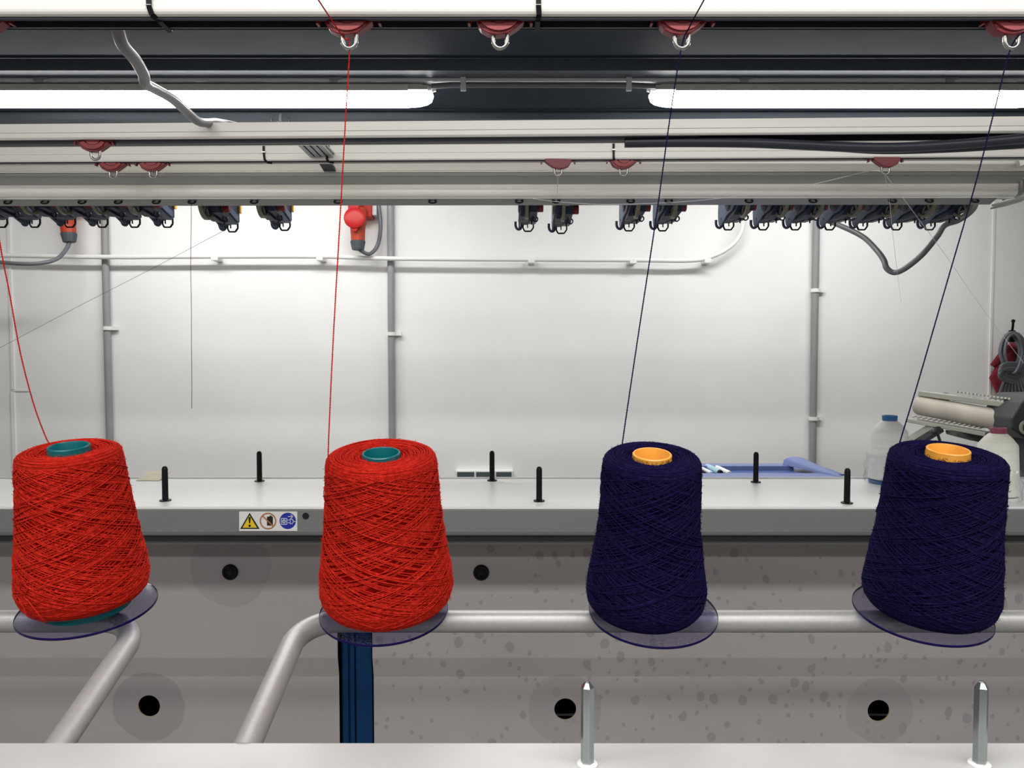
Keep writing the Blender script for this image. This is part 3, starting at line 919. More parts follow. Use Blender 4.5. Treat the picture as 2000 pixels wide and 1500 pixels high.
for i, (px, py, lab, grp) in enumerate(fl):
    g = fp if i == 0 else copy_tree(fp)
    X = P(px, py, 1.70)[0]
    g.location = (X, 1.68, slope(py)*1.70-0.001+CZ)
    g['label'] = lab; g['group'] = grp

# ================================================================== OVERHEAD CABLES
def cable(name, pts, r, m, label, n=12, cat='cable'):
    o = MB().tube(spline([P(*p) for p in pts], 14), r, n).build(name, M[m], smooth=60)
    return tag(o, label, cat)
cable('hanging_cable', [(222, 30, 0.775), (229, 55, 0.778), (240, 88, 0.80), (265, 118, 0.84), (280, 145, 0.88), (284, 163, 0.91), (300, 172, 0.95), (335, 192, 1.02), (360, 214, 1.08), (385, 236, 1.13), (402, 240, 1.16), (420, 239, 1.195), (445, 243, 1.225), (475, 250, 1.24)], 0.0063, 'cablel',
      'bent light grey cable hanging from the front rail across the left lamp')
cable('sagging_cable', [(1220, 279, 1.175), (1330, 278, 1.170), (1460, 279, 1.165), (1560, 283, 1.16), (1650, 287, 1.155), (1750, 288, 1.15), (1850, 283, 1.145), (1950, 275, 1.14), (2080, 262, 1.13)], 0.0072, 'cabled',
      'thick dark cable sagging below the upper rear rail at right')
cable('sagging_cable', [(1500, 280, 1.21), (1620, 288, 1.20), (1720, 294, 1.20), (1830, 292, 1.20), (1930, 287, 1.20), (2080, 278, 1.20)], 0.0055, 'cabled',
      'thinner dark cable just behind the thick sagging one at right')
cable('looped_cable', [(1600, 425, 2.0), (1640, 440, 1.95), (1685, 462, 1.9), (1712, 488, 1.86), (1726, 508, 1.84), (1732, 524, 1.83), (1747, 532, 1.82), (1768, 524, 1.80), (1800, 498, 1.77), (1830, 462, 1.77), (1845, 440, 1.77), (1872, 430, 1.77), (1895, 414, 1.74), (1905, 398, 1.70), (1904, 382, 1.635)], 0.0068, 'cablel',
      'grey cable looping down in a V below the right feeders')

# ================================================================== MACHINE: cover, panel, post
ZT = -0.26
Yf, Yr = ZT/slope(990), ZT/slope(935)
cov = thing('knitting_machine', (0, Yf, ZF), 'long grey machine with light flat cover, spotted back panels and blue post', 'machine')
prof = [(Yr, ZT), (Yf+0.003, ZT), (Yf, ZT-0.003)]
MB().prism([(Yr, ZT), (Yf+0.003, ZT), (Yf, ZT-0.003), (Yf+0.003, ZT-0.006), (Yr, ZT-0.006)], 'x', -1.5, 1.5).build('top_sheet', M['table'], cov, bevel=0.0008)
fz = slope(1048)*Yf
MB().prism([(Yf+0.0006, ZT-0.005), (Yf+0.0006, fz+0.008), (Yf+0.003, fz+0.002), (Yf+0.010, fz-0.001), (Yf+0.15, fz-0.001), (Yf+0.15, ZT-0.0065)], 'x', -1.5, 1.5).build('fascia', M['fascia'], cov, bevel=0.0008)
MB().box(-1.5, 1.5, Yf+0.018, Yf+0.15, fz-0.012, fz-0.002).build('joint', M['gap'], cov)
MB().box(-1.5, 1.5, Yf+0.030, Yf+0.045, fz-0.0215, fz-0.0125).build('under_lip', M['fascia'], cov, bevel=0.001)
MB().box(-1.5, 1.5, Yr, Yr+0.003, ZT-0.05, ZT+0.003).build('rear_lip', M['white'], cov)
q = P(597, 1008, Yf)
MB().lathe([(-0.001, 0.0056), (0.0005, 0.0056), (0.0006, 0.004)], 24, (q[0], Yf+0.0006, q[2]), (0, -1, 0)).build('painted_hole', M['blackm'], cov)  # black disc paints the dark of an open hole

# black pins
def make_pin():
    o = thing('spool_pin', (0, 0, -CZ), 'x', 'pin')
    MB().lathe([(0.0, 0.0098), (0.0016, 0.0098), (0.0022, 0.0085), (0.0022, 0.0050)], 28).build('flange', M['black'], o, local=True, smooth=30)
    g = MB().lathe([(0.002, 0.0052), (0.055, 0.0050), (0.058, 0.0042), (0.060, 0.0024)], 24)
    g.build('shaft', M['black'], o, local=True, smooth=30)
    return o
pp = make_pin()
pins = [(323, 978, 'black pin standing near the front edge beside the first red cone'),
        (507, 940, 'black pin on the rear of the cover above the warning sticker'),
        (961, 939, 'black pin on the rear of the cover in front of the row of wall sockets'),
        (1053, 979, 'black pin near the front edge left of the slim blue cone'),
        (1476, 942, 'black pin in front of the blue tray'),
        (1654, 983, 'black pin near the front edge left of the right-hand blue cone'),
        (1957, 988, 'black pin almost hidden behind the right-hand blue cone')]
for i, (px, py, lab) in enumerate(pins):
    g = pp if i == 0 else copy_tree(pp)
    q = PZ(px, py, ZT)
    g.location = (q[0], q[1], ZT+CZ)
    g['label'] = lab; g['group'] = 'black pins on the machine cover'

# sticker with three pictograms, on the fascia
st = thing('warning_sticker', P(523, 1018, Yf), 'white sticker with warning triangle, no-liquid sign and unplug sign', 'sticker')
Ys = Yf+0.0003
def S(px, py): q = P(px, py, Yf); return (q[0], q[2])
def flat(poly, d, m, name):
    MB().prism([S(*p) for p in poly], 'y', Ys-d, Ys-d+0.00022).build(name, M[m], st)
def circ2(cx, cy, r, n=36): return [(cx+r*math.cos(2*math.pi*k/n), cy+r*math.sin(2*math.pi*k/n)) for k in range(n)]
def annul(cx, cy, r0, r1, d, m, name, n=36):
    V = []; Fs = []
    for k in range(n):
        c_, s_ = math.cos(2*math.pi*k/n), math.sin(2*math.pi*k/n)
        for r in (r0, r1):
            x, z = S(cx+r*c_, cy+r*s_); V.append((x, Ys-d, z))
    for k in range(n):
        l = (k+1) % n
        Fs.append((2*k, 2*k+1, 2*l+1, 2*l))
    g = MB(); g.add(V, Fs); g.build(name, M[m], st)
def strip(a, b_, w_, d, m, name):
    ax, ay = a; bx, by = b_; L = math.hypot(bx-ax, by-ay); nx, ny = -(by-ay)/L*w_/2, (bx-ax)/L*w_/2
    flat([(ax+nx, ay+ny), (bx+nx, by+ny), (bx-nx, by-ny), (ax-nx, ay-ny)], d, m, name)
flat([(467, 999), (580.5, 999), (580.5, 1037), (467, 1037)], 0.0002, 'paper', 'backing')
flat([(487.6, 1001.5), (507, 1033), (469, 1033)], 0.0005, 'stblack', 'triangle_border')
flat([(487.6, 1006.5), (502.2, 1030.6), (473.8, 1030.6)], 0.0008, 'styellow', 'triangle')
flat([(486, 1009.5), (489.6, 1009.5), (490, 1013), (488.8, 1022), (486.8, 1022), (485.6, 1013)], 0.0011, 'stblack', 'exclamation_mark')
flat(circ2(487.8, 1026.8, 2.4, 16), 0.0011, 'stblack', 'exclamation_dot')
flat([(521.5, 1009), (533, 1009), (533, 1026.5), (521.5, 1026.5)], 0.0005, 'stblack', 'canister')
flat([(526.5, 1007), (530.5, 1007), (530.5, 1009), (526.5, 1009)], 0.0005, 'stblack', 'canister_cap')
annul(523.6, 1017.5, 13.8, 16.2, 0.0008, 'storange', 'prohibition_ring')
strip((513, 1007.5), (534.5, 1028), 2.2, 0.0011, 'storange', 'prohibition_bar')
flat(circ2(562, 1017.3, 16), 0.0005, 'stblue', 'disc')
for a, c in (((549.5, 1012.5), (560.5, 1012.5)), ((549.5, 1024), (560.5, 1024)), ((549.5, 1012.5), (549.5, 1024)), ((560.5, 1012.5), (560.5, 1024)),
             ((562.5, 1015.5), (567, 1015.5)), ((562.5, 1021), (567, 1021)), ((567, 1012.8), (567, 1023.8)), ((567, 1013.3), (571, 1014)), ((571, 1014), (573.6, 1018.2)), ((573.6, 1018.2), (571, 1022.6)), ((571, 1022.6), (567, 1023.2)), ((573.6, 1018.2), (578, 1018.6)),
             ((562.5, 1008.8), (572, 1008.8)), ((568, 1005), (572.4, 1008.8)), ((568, 1012.4), (572.4, 1008.8))):
    strip(a, c, 1.1, 0.0008, 'paper', 'line')
annul(555, 1018.2, 2.6, 3.8, 0.0008, 'paper', 'line')
flat([(554.2, 1016.5), (555.8, 1016.5), (555.8, 1020), (554.2, 1020)], 0.0008, 'paper', 'line')

# back panel in two pieces with the blue post between
Yp = 1.40
zt = fz-0.010
zb1 = slope(1285)*Yp
Yp2 = Yp+0.011
zb2 = slope(1321)*Yp2
def panel(x0, x1, holes, rings, spots, name, label):
    o = cov
    mm = panelmat(name+'_paint', spots, [(x, y-Yf, z-ZF, r_, a_) for x, y, z, r_, a_ in rings])
    g = MB()
    g.prism([(Yp, zt), (Yp, zb1), (Yp2, zb2), (Yp2+0.003, zb2), (Yp+0.003, zb1+0.001), (Yp+0.003, zt)], 'x', x0, x1)
    # lower field with true holes
    cuts = sorted(h[0] for h in holes)
    lim = [x0]+[(a+b_)/2 for a, b_ in zip(cuts[:-1], cuts[1:])]+[x1] if cuts else [x0, x1]
    z0_, z1_ = -0.80, zb2
    for i, h in enumerate(sorted(holes)):
        a0_, a1_ = lim[i], lim[i+1]
        n = 64; V = []; Fs = []
        hx, hz, hr = h
        for yy in (Yp2, Yp2+0.003):
            for k in range(n):
                c_, s_ = math.cos(2*math.pi*k/n), math.sin(2*math.pi*k/n)
                V.append((hx+hr*c_, yy, hz+hr*s_))
            for k in range(n):
                c_, s_ = math.cos(2*math.pi*k/n), math.sin(2*math.pi*k/n)
                tx = ((a1_-hx)/c_ if c_ > 1e-9 else (a0_-hx)/c_ if c_ < -1e-9 else 1e9)
                tz = ((z1_-hz)/s_ if s_ > 1e-9 else (z0_-hz)/s_ if s_ < -1e-9 else 1e9)
                t_ = min(tx, tz)
                V.append((hx+t_*c_, yy, hz+t_*s_))
        # corners
        for k in range(n):
            l = (k+1) % n
            Fs.append((k, l, n+l, n+k))
        for (X_, Z_) in ((a0_, z0_), (a0_, z1_), (a1_, z0_), (a1_, z1_)):
            ang = math.atan2(Z_-hz, X_-hx) % (2*math.pi)
            k = int(ang/(2*math.pi/n)) % n
            V.append((X_, Yp2, Z_)); Fs.append((n+k, n+(k+1) % n, len(V)-1))
        g.add(V, Fs, 0)
        inner = []
        for k in range(n):
            l = (k+1) % n
            inner.append((k, 2*n+k, 2*n+l, l))
        g.add(V, inner, 1)
    g = g.build('back_panel', [mm, M['wood']], o)
    g['label'] = label
xpl = P(660, 1350, Yp)[0]; xpr = P(728, 1350, Yp)[0]
hl = [P(291, 1379, Yp2)]; hr = [P(1104, 1385, Yp2), P(1716, 1388, Yp2)]
HR = 0.0205
k1 = P(450, 1110, Yp); k2 = P(940, 1118, Yp)
panel(-1.5, xpl, [(q[0], q[2], HR) for q in hl], [(q[0], Yp2, q[2]-0.002, 0.065, 0.45) for q in hl]+[(k1[0], Yp, k1[2]+0.002, 0.072, 0.30)], False,
      'left_panel', 'plain mauve-grey machine panel left of the blue post')
panel(xpr, 1.5, [(q[0], q[2], HR) for q in hr], [(hr[0][0]+0.0, Yp2, hr[0][2], 0.067, 0.30), (hr[1][0], Yp2, hr[1][2], 0.062, 0.28)], True,
      'right_panel', 'stained mauve-grey machine panel with two holes right of the blue post')
for px, py, lab in ((450, 1117, 'black round screw plug on the panel below the warning sticker'), (940, 1118, 'black round screw plug on the spotted panel between the middle cones')):
    q = P(px, py, Yp)
    o = thing('screw_plug', q, lab, 'plug', 'black screw plugs on the back panel')
    MB().lathe([(-0.003, 0.0145), (0.003, 0.0145), (0.005, 0.0128), (0.005, 0.0105), (0.0035, 0.0098)], 36, q, (0, -1, 0)).build('head', M['black'], o, smooth=30)
    MB().ring((q[0], q[1]-0.004, q[2]), (0, -1, 0), 0.0078, 0.0068, 0.0016, 28).build('ridge', M['black'], o)
    MB().box(q[0]-0.0032, q[0]+0.0032, q[1]-0.0055, q[1]-0.003, q[2]-0.0032, q[2]+0.0032).build('drive_socket', M['blackm'], o, bevel=0.0005)
# the blue post
o = cov
wd = xpr-xpl
Yq = Yp+0.012
g = MB().box(xpl+0.001, xpr-0.001, Yq+0.012, Yq+0.05, ZF, zt)
g.box(xpl+0.004, xpl+wd*0.24, Yq+0.006, Yq+0.013, ZF, zt)
g.box(xpl+wd*0.30, xpl+wd*0.43, Yq+0.004, Yq+0.013, ZF, zt)
g.box(xpl+wd*0.48, xpr-0.003, Yq, Yq+0.013, ZF, zt)
g.build('post', M['bluepost'], o, bevel=0.002)['label'] = 'dark blue grooved steel post between the two panels'
# dark inside of the machine seen through the holes
MB().box(-1.5, 1.5, 1.56, 1.60, ZF, ZT-0.06).build('back_plate', M['blackm'], o)
MB().box(-1.5, 1.5, 1.52, 1.525, -0.8, P(1104, 1395, 1.52)[2]).build('inner_rail', M['slot'], o)
MB().box(xpr+0.05, 1.5, 1.516, 1.522, P(1104, 1396, 1.52)[2], P(1104, 1394.5, 1.52)[2]).build('rail_edge', M['alu'], o)
MB().box(-1.5, 1.5, Yp, 1.56, -0.83, -0.80).build('bottom_plate', M['blackm'], o)
for q_ in (-1, 1):
    MB().box(q_*1.5-0.01, q_*1.5+0.01, Yf+0.06, 1.60, ZF, ZT-0.007).build('side_frame', M['fascia'], o)

# ================================================================== FRONT SHELF AND HEX PINS
ZS = slope(1449)*0.63
sh = thing('front_shelf', (0, 0.50, ZS), 'satin steel shelf along the bottom edge with two hex pins', 'shelf')
MB().prism([(0.48, ZS), (0.628, ZS), (0.630, ZS-0.002), (0.630, ZS-0.035), (0.627, ZS-0.035), (0.627, ZS-0.004), (0.48, ZS-0.004)], 'x', -1.0, 1.0).build('sheet', M['shelf'], sh, bevel=0.0006)
for px, lab in ((1147, 'upright hexagonal steel pin, left one of two at the bottom'), (1913, 'upright hexagonal steel pin near the bottom right corner')):
    q = PZ(px, 1494, ZS)
    o = thing('hex_pin', (q[0], q[1], ZS), lab, 'pin', 'hexagonal steel pins on the front shelf')
    MB().lathe([(0, 0.0083), (0.0015, 0.0083), (0.0025, 0.007)], 28, (q[0], q[1], ZS)).build('washer', M['white'], o, smooth=30)
    zz = slope(1330)*q[1]-ZS
    MB().lathe([(0.002, 0.0052), (zz-0.005, 0.0052), (zz-0.001, 0.0026), (zz, 0.0010)], 6, (q[0], q[1], ZS)).build('shaft', M['zinc'], o)

# ================================================================== TUBE FRAMES
Yt = 0.81
zt_ = slope(1213.5)*Yt
XL = P(280, 1213, Yt)[0]; XR = P(590, 1213, Yt)[0]
def tframe(pts, label):
    o = thing('tube_frame', pts[1], label, 'frame')
    MB().tube(fillet(pts, 0.042, 14), 0.0116, 28).build('tube', M['tube'], o, smooth=60)
    return o
def leg(X, px):
    Yb = X*F/(px-1000)*(cP+(750-1448)/F*sP)
    return Vector((0, Yb-Yt, slope(1448)*Yb-zt_))*1.08
tframe([(-0.95, Yt, zt_), (XL, Yt, zt_), Vector((XL, Yt, zt_))+leg(XL, 121)], 'bent steel tube under the leftmost cone, curving down to the left')
tframe([(0.95, Yt, zt_), (XR, Yt, zt_), Vector((XR, Yt, zt_))+leg(XR, 487)], 'long steel tube carrying three cones, bent down at its left end')

# ================================================================== YARN CONES
def cprof(H, rb, rm, rt):
    return [(0, rb-.014), (.003, rb-.007), (.009, rb-.0025), (.020, rb), (.032, rb-.0008), (H*.55, rm), (H-.010, rt), (H-.004, rt-.0012), (H-.001, rt-.004), (H, rt-.009)]

def yarn_cone(idx, px, fit, th, foot, tubeR, ext, mats, label, group, discx, disclab, passes=235, rot0=0.0, fuzz=3500, loop=False):
    X, Z, H, rb, rm, rt = fit
    th = R(th)
    deep, yarn, core = mats
    r_ = np.random.default_rng(100+idx)
    o = thing('yarn_cone', (X, 0.80, Z), label, 'yarn cone', group, rot=(th, 0, 0))
    # shift: object's origin sits at the base of the tube (on the disc)
    up = Vector((0, -math.sin(th), math.cos(th)))
    o.location = Vector(o.location)-up*foot
    pts = cprof(H, rb, rm, rt)
    hs = np.array([p[0] for p in pts]); rs = np.array([p[1] for p in pts])
    prf = lambda h: np.interp(h, hs, rs)
    # inner layers of yarn
    body = [(foot+0.001, tubeR(0)+0.001)]+[(foot+h+(0.0007 if h < 0.001 else 0), r-0.0014) for h, r in pts]+[(foot+H-0.0015, rt-0.020), (foot+H-0.003, tubeR(H)+0.001)]
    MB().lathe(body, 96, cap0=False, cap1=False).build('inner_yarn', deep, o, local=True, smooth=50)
    # wound thread: one continuous path going up and down
    seg = 64
    P_ = []
    ph = rot0
    h0, h1 = 0.006, H-0.005
    for k in range(passes):
        turns = r_.normal(1.12, 0.13)
        if r_.random() < 0.10: turns *= 0.7
        n = int(seg*turns)
        t = np.arange(n)/n
        s = 0.5-0.5*np.cos(np.pi*t)
        s = 0.20*s+0.80*t                      # eased at both ends
        ha, hb = h0+abs(r_.normal(0, 0.003)), h1-abs(r_.normal(0, 0.0025))
        h = ha+(hb-ha)*(s if k % 2 == 0 else 1-s)
        a = ph+2*np.pi*turns*t
        ph = ph+2*np.pi*turns
        lay = -0.0011+0.0013*(k/passes)**1.5+r_.normal(0, 0.00025)+(0.0006 if r_.random() < 0.12 else 0)
        r = prf(h)+lay+0.00012*np.sin(a*9+k)
        P_.append(np.c_[r*np.cos(a), r*np.sin(a), h+foot])
    # turn-round coils: lower rounding, upper rounding, flat top face
    a = 0.0; L = []
    def coil(h0_, h1_, r0_, r1_, n, j):
        nonlocal ph
        m = n*seg
        t = np.arange(m)/m
        a_ = ph+2*np.pi*n*t
        wob = np.repeat(r_.normal(0, 1, n), seg)
        h = h0_+(h1_-h0_)*t+wob*j+j*0.8*np.sin(a_*3.3)
        r = r0_+(r1_-r0_)*t+wob*j*1.2+j*np.sin(a_*2.3+1)
        ph = a_[-1]
        return np.c_[r*np.cos(a_), r*np.sin(a_), h+foot]
    for (p0, p1) in zip(pts[:3], pts[1:4]):
        P_.append(coil(p0[0], p1[0], p0[1]-0.0002, p1[1]-0.0002, max(2, int(math.hypot(p1[0]-p0[0], p1[1]-p0[1])/0.0011)), 0.00022))
    for (p0, p1) in zip(pts[6:-1], pts[7:]):
        P_.append(coil(p0[0], p1[0], p0[1], p1[1], max(2, int(math.hypot(p1[0]-p0[0], p1[1]-p0[1])/0.0009)), 0.00020))
    P_.append(coil(H, H-0.0012, rt-0.009, rt-0.020, 12, 0.0004))
    P_.append(coil(H-0.0012, H-0.0028, rt-0.020, tubeR(H)+0.0008, max(4, int((rt-0.020-tubeR(H))/0.0009)), 0.0004))
    groups = [np.vstack(P_[:passes])]+P_[passes:]
    Vs = []; Qs = []; nv = 0
    for G in groups:
        V, Q = tube_arrays_z(G, 0.00056, 5)
        Vs.append(V); Qs.append(Q+nv); nv += len(V)
    V = np.vstack(Vs); Q = np.vstack(Qs)
    me = fast_mesh('wound_thread', V, Q)
    me.materials.append(yarn)
    w_ = link('wound_thread', me, o, True)
    # loose fibres standing off the surface
    n = fuzz
    hh = np.where(r_.random(n) < 0.8, r_.random(n)*H, H)
    aa = r_.random(n)*2*np.pi
    top = hh >= H
    rr = np.where(top, tubeR(H)+r_.random(n)*(rt-tubeR(H)-0.004), prf(hh))
    c_, s_ = np.cos(aa), np.sin(aa)
    base = np.c_[rr*c_, rr*s_, hh+foot-top*0.001]
    nrm = np.where(top[:, None], np.array([[0, 0, 1.0]]), np.c_[c_, s_, 0*c_])
    d = nrm*r_.uniform(0.1, 1.0, (n, 1))+r_.normal(0, 0.8, (n, 3))
    d /= np.linalg.norm(d, axis=1)[:, None]
    ln = r_.uniform(0.0012, 0.0042, (n, 1))
    sd = np.cross(d, r_.normal(0, 1, (n, 3))); sd /= np.linalg.norm(sd, axis=1)[:, None]
    bend = nrm*0.0006
    A_ = base-sd*0.00005; B_ = base+sd*0.00005; C_ = base+d*ln*0.55+bend+sd*0.00004; D_ = base+d*ln+sd*0.00001
    V = np.stack([A_, B_, C_, D_], 1).reshape(-1, 3)
    i = np.arange(n)[:, None]*4
    Q = np.vstack([i+np.array([[0, 1, 2]]), i+np.array([[0, 2, 3]])])
    me = fast_mesh('fuzz', V, Q); me.materials.append(yarn)
    fz_ = link('fuzz', me, o); fz_['kind'] = 'stuff'
    # the plastic tube
    e0, e1 = 0.0, foot+H+ext
    R1 = tubeR(H)
    R0 = tubeR(0)
    co = [(e0, R0-0.002), (e0, R0), (0.004, R0-0.0002), (e1-0.003, R1), (e1-0.0008, R1), (e1, R1-0.0008), (e1, R1-0.0020), (e1-0.001, R1-0.0026), (e1-0.06, R1-0.0012), (e0+0.002, R0-0.002), (e0, R0-0.002)]
    MB().lathe(co, 64, cap0=False, cap1=False).build('core_tube', core, o, local=True, smooth=35)
    if loop:
        lp = []
        for (a_, h_, out) in ((-2.05, 0.030, 0.001), (-2.10, 0.040, 0.0025), (-1.98, 0.046, 0.003), (-1.90, 0.038, 0.002), (-1.98, 0.030, 0.0015), (-1.85, 0.026, 0.003), (-1.72, 0.016, 0.004), (-1.66, 0.006, 0.005), (-1.78, -0.002, 0.003), (-1.92, 0.001, 0.004), (-1.95, 0.010, 0.004), (-2.0, 0.018, 0.002), (-2.1, 0.022, 0.001), (-2.2, 0.024, 0.0)):
            rr_ = float(prf(max(0.0, h_)))+out
            lp.append((rr_*math.cos(a_), rr_*math.sin(a_), h_+foot))
        MB().tube(spline(lp, 10), 0.00055, 6).build('loose_loop', yarn, o, local=True, smooth=60)
    # disc holder
    dc = Vector((X, 0.80, Z))-up*(foot+0.0014)
    dx = P(discx, 1195, 0.80)[0]
    h = thing('disc_holder', (dx, dc.y, dc.z), disclab, 'holder', 'clear disc holders under the cones', rot=(th, 0, 0))
    RD = 0.0672
    MB().lathe([(-0.0012, 0.0045), (-0.0012, RD-0.0003)], 96, cap0=False, cap1=False).lathe([(0.0012, RD-0.0003), (0.0012, 0.0045)], 96, cap0=False, cap1=False).build('disc', M['acryl'], h, local=True)
    MB().lathe([(-0.0014, RD-0.0003), (-0.0010, RD), (0.0010, RD), (0.0014, RD-0.0003)], 96, cap0=False, cap1=False).build('disc_edge', M['edge'], h, local=True, smooth=60)
    MB().lathe([(0.0013, 0.010), (0.004, 0.010), (0.006, 0.0045), (0.11, 0.0040), (0.112, 0.002)], 24).build('spindle', M['black'], h, local=True, smooth=40)
    MB().lathe([(-0.0035, 0.0095), (-0.0013, 0.0095)], 24).build('nut', M['blackm'], h, local=True)
    return o

def tube_arrays_z(Pn, r, n):
    T = np.gradient(Pn, axis=0); T /= np.linalg.norm(T, axis=1)[:, None]+1e-12
    ra = np.c_[Pn[:, 0], Pn[:, 1], 0*Pn[:, 0]]; ra /= np.linalg.norm(ra, axis=1)[:, None]
    ra += np.array([0, 0, 0.35])
    U = ra-T*np.sum(ra*T, 1)[:, None]; U /= np.linalg.norm(U, axis=1)[:, None]
    W = np.cross(T, U)
    a = np.arange(n)*2*np.pi/n
    V = Pn[:, None, :]+r*(np.cos(a)[None, :, None]*U[:, None, :]+np.sin(a)[None, :, None]*W[:, None, :])
    N = len(Pn)
    i = np.arange(N-1)[:, None]*n; k = np.arange(n)[None, :]; l = (k+1) % n
    Q = np.stack([i+k, i+l, i+n+l, i+n+k], -1).reshape(-1, 4)
    return V.reshape(-1, 3), Q

RED = (M['reddeep'], M['red'], M['teal']); NAV = (M['navydeep'], M['navy'], M['yellow'])
tr = lambda r1, r0, H: (lambda h: r0+(r1-r0)*min(1, h/H))
c1 = yarn_cone(1, 0, (-0.4497, -0.2599, 0.1612, 0.0627, 0.0546, 0.0484), 8.6, 0.0098, tr(0.0195, 0.0435, 0.16), 0.0042, RED,
          'red yarn cone on a teal tube, leftmost, with a loose loop at its foot', 'red yarn cones', 171,
          'clear violet disc under the leftmost red cone', loop=True)
c2 = yarn_cone(2, 0, (-0.1315, -0.2651, 0.1645, 0.0689, 0.0601, 0.0553), 11.1, 0.0082, tr(0.0193, 0.040, 0.16), 0.0012, RED,
          'widest red yarn cone on a teal tube, second from left', 'red yarn cones', 750,
          'clear violet disc under the second red cone, in front of the blue post', rot0=2.0)
c3 = yarn_cone(3, 0, (0.1401, -0.2710, 0.1697, 0.0617, 0.0512, 0.0485), 12.2, 0.0030, tr(0.0195, 0.042, 0.17), 0.0022, NAV,
          'slim dark blue yarn cone on an amber tube, second from right', 'dark blue yarn cones', 1275,
          'clear violet disc under the slim blue cone', rot0=1.0, fuzz=6000)
c4 = yarn_cone(4, 0, (0.4390, -0.2703, 0.1687, 0.0652, 0.0574, 0.0537), 10.3, 0.0042, tr(0.0200, 0.040, 0.17), 0.0055, NAV,
          'wide dark blue yarn cone on an amber tube at far right', 'dark blue yarn cones', 1800,
          'clear violet disc under the far right blue cone', rot0=3.0, fuzz=6000)

# ================================================================== YARN STRANDS
def strand(pts, m, label, r=0.00042, ply=True, pitch=0.0045, kink=0.0):
    S_ = spline([P(*p) for p in pts], 40)
    d = np.r_[0, np.cumsum(np.linalg.norm(np.diff(S_, axis=0), axis=1))]
    n = int(d[-1]/(pitch/7)) if ply else max(30, int(d[-1]/0.004))
    u = np.linspace(0, d[-1], n)
    C = np.c_[[np.interp(u, d, S_[:, k]) for k in range(3)]].T
    g = MB()
    if kink:
        C = C+kink*np.c_[np.sin(u*37), np.cos(u*29), 0*u]
    if ply:
        a = 2*np.pi*u/pitch
        off = np.c_[np.cos(a), np.sin(a), 0*a]*r*0.85
        g.tube(C+off, r, 5, caps=False)
        g.tube(C-off, r, 5, caps=False)
    else:
        g.tube(C, r, 5, caps=False)
    o = g.build('yarn_strand', m, smooth=60)
    tag(o, label, 'yarn')
    return o
def guide_ring(px):
    X, Y, z = GPOS[px]
    return X, Y+0.001, z-0.0265
def toP(v):   # world point -> pixel + depth
    x, y, z = v
    yy = y*cP-z*sP; zz = y*sP+z*cP
    return (1000+F*x/yy, 750-F*zz/yy, y)
g0 = toP(guide_ring(-35)); g1 = toP(guide_ring(682)); g2 = toP(guide_ring(1332)); g3 = toP(guide_ring(1977))
strand([(99, 868, 0.775), (90, 855, 0.775), (66, 790, 0.77), (40, 690, 0.765), (18, 570, 0.76), (0, 475, 0.755), (-25, 300, 0.755), g0, (-90, 30, 0.70)], M['red'],
       'red yarn rising in a curve from the leftmost cone to the left edge')
strand([(643, 915, 0.745), (640, 922, 0.744), (640.5, 905, 0.742), (643, 830, 0.744), (651, 660, 0.747), (664, 430, 0.750), (675, 230, 0.7525), g1, (672, 75, 0.741), (655, 50, 0.72), (622, 0, 0.67), (590, -50, 0.62)], M['red'],
       'red yarn running from the second red cone up through the ring')
strand([(1209, 908, 0.738), (1212, 900, 0.737), (1216, 862, 0.738), (1245, 665, 0.742), (1283, 415, 0.747), (1310, 220, 0.7505), g2, (1348, 50, 0.72), (1375, 0, 0.68), (1400, -50, 0.62)], M['navy'],
       'dark blue yarn running from the slim blue cone to its ring')
strand([(1711, 1000, 0.757), (1716, 985, 0.749), (1737, 935, 0.742), (1758, 862, 0.742), (1795, 740, 0.744), (1850, 550, 0.747), (1905, 360, 0.75), (1945, 205, 0.752), g3, (2010, 55, 0.70)], M['navy'],
       'dark blue yarn running from the far right cone to the right-hand ring')
strand([(373, 392, 1.485), (373, 500, 1.485), (373.5, 620, 1.485), (375, 720, 1.485), (374, 798, 1.485)], M['thing'], 'fine dark thread hanging straight down in front of the left wall', r=0.00055, ply=False, kink=0.0004)
strand([(434, 452, 1.70), (300, 523, 1.68), (150, 600, 1.65), (-60, 711, 1.62)], M['thing'], 'fine grey thread slanting down left from a single feeder', r=0.0004, ply=False)
gw = toP(guide_ring(1729)); gc = toP(guide_ring(1090))
strand([gw, (1700, 334, 1.40), (1600, 357, 1.41), (1500, 375, 1.42), (1400, 388, 1.43), (1300, 396, 1.44), (1180, 399, 1.45), (1100, 395, 1.46), (1040, 388, 1.47)], M['thinw'], 'white thread sagging leftward from the right small guide', r=0.0005, ply=False)
strand([gw, (1738, 400, 1.42), (1744, 460, 1.44), (1751, 520, 1.5), (1760, 590, 1.6)], M['thinw'], 'fine white thread dropping from the right small guide', r=0.0003, ply=False)
strand([gw, (1790, 422, 1.40), (1850, 503, 1.44), (1910, 590, 1.50), (1965, 664, 1.6), (2040, 762, 1.7)], M['thinw'], 'white thread slanting right from the right small guide past the coiled cable', r=0.0004, ply=False)
strand([gc, (1088, 375, 1.44), (1086, 392, 1.476)], M['thinw'], 'short white thread between the centre guide and the beam', r=0.0006, ply=False)

